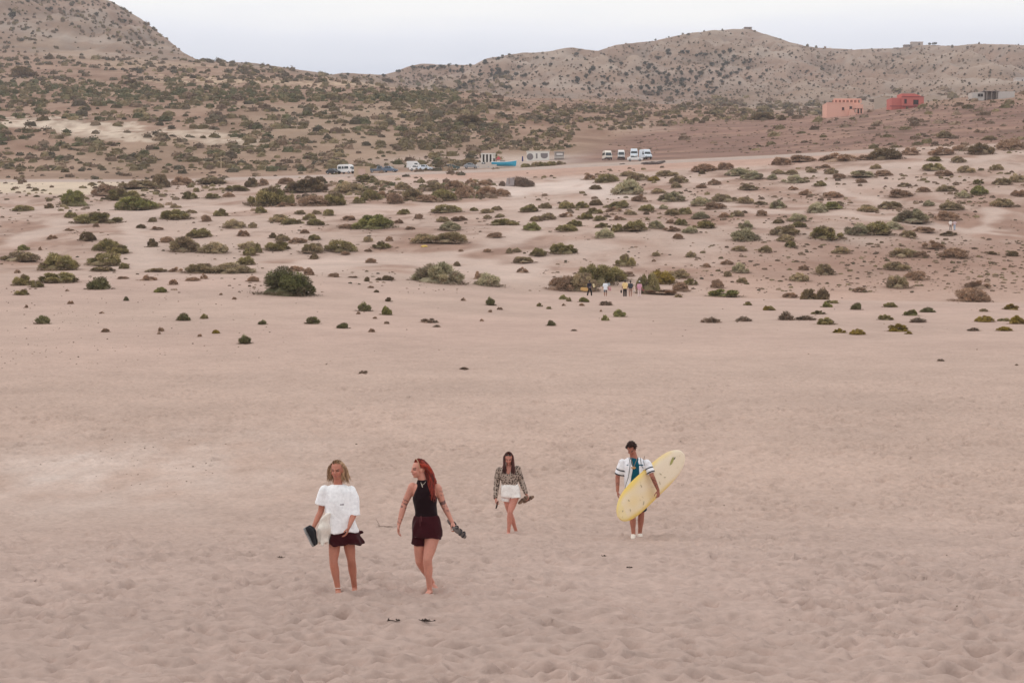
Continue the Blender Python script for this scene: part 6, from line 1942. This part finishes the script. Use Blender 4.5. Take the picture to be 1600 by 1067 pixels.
# pole
p = gp(345.5, 272); e = empty('utility_pole', p); tag(e, 'thin weathered wooden pole standing alone on the left hillside', 'pole')
MB().cyl((0, 0, 2.2), .13, 'z', 5.2, 8, .09).build('shaft', mat('weathered_pole', srgb(196, 172, 150), .9), e); MB().box(-.5, .5, -.06, .06, 4.4, 4.52).build('crossbar', mat('weathered_pole', srgb(196, 172, 150), .9), e)
# dark stones by the kerb
r = np.random.default_rng(77)
def stone_mesh(seed):
    q = np.random.default_rng(seed); bm = bmesh.new(); bmesh.ops.create_icosphere(bm, subdivisions=2, radius=1)
    for v_ in bm.verts: v_.co *= 1 + .25 * math.sin(3 * v_.co.x + seed) * math.cos(4 * v_.co.y + seed * 2) + q.uniform(-.08, .08)
    me = bpy.data.meshes.new('stone'); bm.to_mesh(me); bm.free(); me.materials.append(mat('dark_stone', srgb(92, 80, 76), .95, .2, 1.5)); return me
st = [stone_mesh(k) for k in range(3)]
for k, (u, v, w_) in enumerate(((1007, 256.5, 1.0), (1012, 257, 1.3), (1018, 257.2, 1.1), (1024, 256.8, 1.4), (1030, 256, 1.1), (1035, 254.8, 1.2), (972, 258, .8))):
    p = gp(u, v); o = link('stone', st[k % 3]); o.location = (p[0], p[1], p[2] + .1); o.scale = (w_, w_ * .8, w_ * .42); o.rotation_euler[2] = k
    tag(o, 'dark rough stone lying below the kerb by the white car' if k < 6 else 'single dark stone below the kerb by the minibuses', 'stone', 'dark stones by the kerb')
# hedge in front of the huts, more bushes near the parking place
for k, (u, v, w_, h_, tn_) in enumerate(((822, 263, 16, 9, 'g'), (834, 262, 20, 10, 'o'), (848, 261, 20, 9, 'g'), (862, 259, 20, 8, 'g'), (876, 257.5, 18, 7, 'o'), (735, 258, 30, 12, 'o'), (748, 262, 16, 8, 'b'))):
    p = gp(u, v)
    if p: place_shrub(SH[tn_][k % 3], p, w_, h_, 'shrub', 'low hedge bush in front of the long white hut' if u > 800 else 'bush growing beside the stepped white wall', 'hedge before the white hut' if u > 800 else 'bushes beside the white wall', 600 + k)


# ---- houses on the right hand slope
PE = mat('peach_render', srgb(226, 176, 158), .9, .06, .3); RE = mat('red_render', srgb(194, 112, 104), .9, .08, .3); RD = mat('red_trim', srgb(136, 74, 74), .9)
FRM = mat('window_frame', srgb(206, 150, 132), .8)
def window(e, x, z, w, h, y=0.0, fr=FRM, name='window'):
    o = MB().box(x - w / 2 - .12, x + w / 2 + .12, y - .10, y + .01, z - h / 2 - .12, z + h / 2 + .12).build(name, fr, e)
    MB().box(x - w / 2, x + w / 2, y - .125, y - .102, z - h / 2, z + h / 2).build('pane', DK, o)
    MB().box(x - w / 2 - .2, x + w / 2 + .2, y - .24, y - .125, z - h / 2 - .24, z - h / 2 - .122).build('sill', fr, o)


Yh = 722.0; sh = Yh / F
def house_at(u, v, Y):
    yc = -(v - 533.5) / F
    a = (u - 800) / F / (math.cos(PITCH) + yc * math.sin(PITCH))
    return (a * Y, Y, CAMZ + float(pix_t(v)) * Y)
p = gp(1310, 183.0); Yh = p[1]; sh = Yh / F; p = house_at(1292, 182.5, Yh)
e = empty('house', p); tag(e, 'peach coloured house with an arcaded roof terrace and outside stair', 'house')
mm = lambda px: px * sh
MB().box(0, mm(40), 0, 10, -5, mm(21)).build('wall', PE, e)
MB().box(-.1, mm(40) + .1, -.1, 1.0, mm(21), mm(21) + .25).build('parapet', PE, e)
MB().box(mm(14), mm(56), 5, 14, mm(16), mm(23)).build('upper_wall', PE, e)
MB().box(mm(14), mm(56), 8, 8.3, mm(23), mm(28)).build('arcade_shade_wall', mat('shaded_render', srgb(150, 108, 96), .9), e)  # thin wall in darkened peach: shade behind the arches put into its colour
MB().box(mm(40) + .004, mm(56), 3, 12, -5, mm(7)).build('side_wing', PE, e)
MB().box(mm(40) + .004, mm(57), .8, 4.998, mm(13), mm(19)).build('balcony', PE, e)
MB().box(mm(14), mm(57), 4.9, 5.3, mm(27.5), mm(29.5)).build('arcade_beam', PE, e)
for k in range(8): MB().box(mm(14 + k * 6) - .02, mm(14 + k * 6) + .45, 4.95, 5.25, mm(22.9), mm(27.5)).build('arcade_pillar', PE, e)
for k in range(7):   # arch heads between the pillars
    x0 = mm(14 + k * 6) + .45; x1 = mm(20 + k * 6) - .02; c_ = (x0 + x1) / 2; hw = (x1 - x0) / 2
    pr = [(x0, mm(27.5)), (x0, mm(26))] + [(c_ - hw * math.cos(t) * .98, mm(26) + hw * .9 * math.sin(t)) for t in np.linspace(0, math.pi, 9)] + [(x1, mm(26)), (x1, mm(27.5))]
    pr = [(x, min(z, mm(27.5) - .02) if 1 < i < len(pr) - 2 else z) for i, (x, z) in enumerate(pr)]
    MB().prism(pr, 5.0, 5.2).build('arch', PE, e)
for k in range(4): MB().box(mm(42 + k * 4.6), mm(42 + k * 4.6) + .4, .9, 1.3, mm(5), mm(13)).build('veranda_pillar', PE, e)
MB().box(mm(40) + .004, mm(57), .8, 2.998, -5, mm(5)).build('veranda_base', PE, e)
window(e, mm(25), mm(12), .8, 1.1); 
m = MB().prism([(mm(30), -4), (mm(43), -4), (mm(43), mm(4)), (mm(38), mm(11)), (mm(35), mm(11))], -2.2, -.15); m.build('outside_stair', PE, e)
for x_, z_ in ((37, 12.2), (44, 10), (50, 10), (54.5, 10)): MB().box(mm(x_) - .5, mm(x_) + .5, (2.9 if x_ > 40 else -.05), (2.995 if x_ > 40 else -.004), mm(z_) - 1.1, mm(z_) + .9).build('door', DK, e)
p = gp(1410, 170.5); sh = p[1] / F; p = house_at(1393, 168.5, p[1])
e = empty('house', p); tag(e, 'brick red two level house with a dark square window', 'house')
MB().box(0, mm(15), 0, 9, -5, mm(15)).build('low_wing', RE, e); MB().box(mm(15) + .004, mm(49), -1.2, 9.5, -5, mm(16.5)).build('wall', RE, e)
m = MB().prism([(mm(16), mm(16.5)), (mm(49), mm(16.5)), (mm(49), mm(17.5)), (mm(36), mm(22)), (mm(16), mm(22))], 1.0, 9.0); m.build('upper_level', RE, e)
MB().box(-mm(4), mm(40), -1.6, -1.204, mm(1.2), mm(2.4)).build('ledge', RD, e); MB().box(mm(15) - .2, mm(49) + .2, -1.4, -1.0, mm(16.0), mm(16.8)).build('cornice', RD, e)
window(e, mm(20.5), mm(9.5), .8, 1.5, -1.2, RD); window(e, mm(36.5), mm(8), 1.9, 1.7, -1.2, RD)
WALLB = mat('pale_block_wall', srgb(186, 170, 156), .95, .15, .4)
for (u0, u1, vb, h, lab) in ((1366, 1391, 166, 3.6, 'pale unfinished block wall between the peach and red houses'), (1442, 1470, 158, 2.2, 'pale low block wall beside the red house')):
    sh = 735 / F; p = house_at(u0, vb, 735); e = empty('block_wall', p); tag(e, lab, 'wall', None, 'thing')
    for k in range(3): MB().box(k * mm(u1 - u0) / 3 + .01, (k + 1) * mm(u1 - u0) / 3 - .01, 0, .4 + .02 * k, -4, h + (.3 if k == 1 else 0)).build('wall_section', WALLB, e)
p = gp(1545, 156.5); sh = p[1] / F; p = house_at(1519, 154, p[1]); e = empty('long_building', p); tag(e, 'long low white building with an open dark middle on the hillside', 'building')
WG = mat('weathered_white', srgb(196, 188, 182), .9, .1, .4)
MB().box(0, mm(19), 0, 6, -5, mm(9)).build('wall', WG, e); MB().box(mm(40), mm(66), 0, 6, -5, mm(10.5)).build('wall', WG, e); MB().box(mm(19) + .004, mm(40) - .004, 3.5, 6, -5, mm(10)).build('back_wall', mat('shed_grey', srgb(160, 148, 140), .9), e)
MB().box(mm(17), mm(42), -.6, 6.2, mm(10.6), mm(11.4)).build('roof', mat('shed_roof', srgb(150, 142, 140), .8), e)
for k in range(3): MB().box(mm(22 + k * 7.5), mm(22 + k * 7.5) + .25, -.4, -.1, -3, mm(10.6)).build('post', mat('shed_grey', srgb(160, 148, 140), .9), e)
window(e, mm(10.5), mm(4.8), 1.0, 1.2, 0, WG); window(e, mm(15), mm(4.8), 1.0, 1.2, 0, WG)
# far ridge
for (u, v, w_, h_, lab, c_) in ((1433, 71, 18, 5.5, 'square stone building on the far right ridge', (188, 172, 162)), (1419, 72.5, 12, 2.6, 'low stone wall block on the far right ridge', (140, 126, 120)), (1169, 45.5, 11, 3.0, 'small stone hut on the mountain summit', (128, 110, 102)), (1595, 128, 14, 6, 'pale cube house at the foot of the mountain', (206, 196, 190))):
    Y = 2380 if v < 100 else 1500
    p = house_at(u - w_ / 2, v + 1, Y); s_ = Y / F
    e = empty('far_building', p); tag(e, lab, 'building')
    mt_ = mat('far_wall_%d' % u, srgb(*c_), .9)
    MB().box(0, w_ * s_, 0, 8, -14, h_ * s_).build('wall', mt_, e); MB().box(-.4, w_ * s_ + .4, -.4, 8.4, h_ * s_, h_ * s_ + .7).build('roof', mt_, e)
    MB().box(w_ * s_ * .6, w_ * s_ * .75, -.1, -.01, h_ * s_ * .2, h_ * s_ * .7).build('window', DK, e)
for (u, v) in ((1297, 78), (1316, 80)):
    p = house_at(u, v, 2380); e = empty('water_tank', p); tag(e, 'white round water tank on the far right ridge', 'tank', 'tanks on the ridge')
    MB().cyl((0, 0, 0), 2.2, 'z', 5.0, 16).build('drum', mat('tank_white', srgb(244, 244, 246), .6), e, .2); MB().cyl((0, 0, 2.8), 2.3, 'z', .8, 16, .5).build('lid', mat('tank_white', srgb(244, 244, 246), .6), e)


# ---- small things on the sand
def scrap(u, v, w_, label, col, name, cat, n=6, long=1.0):
    p = gp(u, v); s = p[1] / F; q = np.random.default_rng(int(u)); S = Solid(); L = w_ * s
    S.limb([(-.45 * L, 0, .004), (-.1 * L, .04 * L, .012), (.2 * L, -.03 * L, .006), (.48 * L, .02 * L, .012)], [.004, .006, .005, .004], 6)
    for k in range(n):
        a = np.array((q.uniform(-.42, .42) * L, q.uniform(-.02, .02) * L, .006 + q.uniform(0, .01)))
        d = np.array((q.normal(), q.normal() * .5, q.uniform(0, .35))); d = d / np.linalg.norm(d) * L * q.uniform(.1, .3) * long
        S.limb([a, a + d * .5 + np.array((0, 0, .008)), a + d], [.004, .005, .003], 6)
    o = link(name, S.fuse(name, .004, 0, col, M_CLOTH)); o.location = p; tag(o, label, cat)


scrap(664, 971, 36, 'dark strand of dry weed on the sand below the person with red hair', (.055, .04, .032), 'dry_weed', 'weed', 14)
scrap(614, 970.5, 22, 'short broken dark weed beside the longer dry strand', (.055, .04, .032), 'dry_weed', 'weed', 7)
scrap(436, 871, 20, 'scattered dark weed bits on the sand beside the black trainers', (.055, .04, .032), 'dry_weed', 'weed', 7, .5)
scrap(944, 869, 8, 'small dark weed knot below the person with the surfboard', (.04, .03, .022), 'dry_weed', 'weed', 5)
scrap(985, 887, 14, 'thin dark weed sprig below the surfboard', (.04, .03, .022), 'dry_weed', 'weed', 5)
scrap(603, 823, 36, 'thin pale twig on the sand between the two people in front', (.12, .085, .065), 'dry_twig', 'twig', 3, 1.6)
p = gp(663, 386); L_ = Solid(); L_.hoops([(0, 0, 0, .45, .3, .2, .15), (0, 0, .16, .38, .22, .2, .2), (.05, 0, .26, .15, .1, .4, .2)], 20)
o = link('plastic_bag', L_.fuse('plastic_bag', .03, 1, srgb(222, 190, 110), M_CLOTH, .02, 12)); o.location = p; tag(o, 'crumpled yellow plastic bag lying on the sandy slope', 'litter')


# ------------------------------------------------------------------ thin evening haze
def box_mesh(name, x0, x1, y0, y1, z0, z1):
    V = [(x, y, z) for z in (z0, z1) for y in (y0, y1) for x in (x0, x1)]
    Fq = [(0, 2, 3, 1), (4, 5, 7, 6), (0, 1, 5, 4), (2, 6, 7, 3), (0, 4, 6, 2), (1, 3, 7, 5)]
    me = bpy.data.meshes.new(name)
    me.from_pydata(V, [], Fq); me.update()
    return me


hz = link('haze', box_mesh('haze', XG.min() - 60, XG.max() + 60, -60, 4900, float(ZG.min()) - 1, float(ZG.max()) + 30))
hm = bpy.data.materials.new('haze_air')
hm.use_nodes = True
hn = hm.node_tree.nodes
hn.remove(hn['Principled BSDF'])
pv = hn.new('ShaderNodeVolumePrincipled')
pv.inputs['Color'].default_value = (0.93, 0.94, 1.0, 1)
pv.inputs['Density'].default_value = 0.0001
pv.inputs['Anisotropy'].default_value = 0.0
hm.node_tree.links.new(pv.outputs[0], hn['Material Output'].inputs['Volume'])
hz.data.materials.append(hm)
tag(hz, 'thin pale evening haze in the air over the hills', 'haze', None, 'stuff')
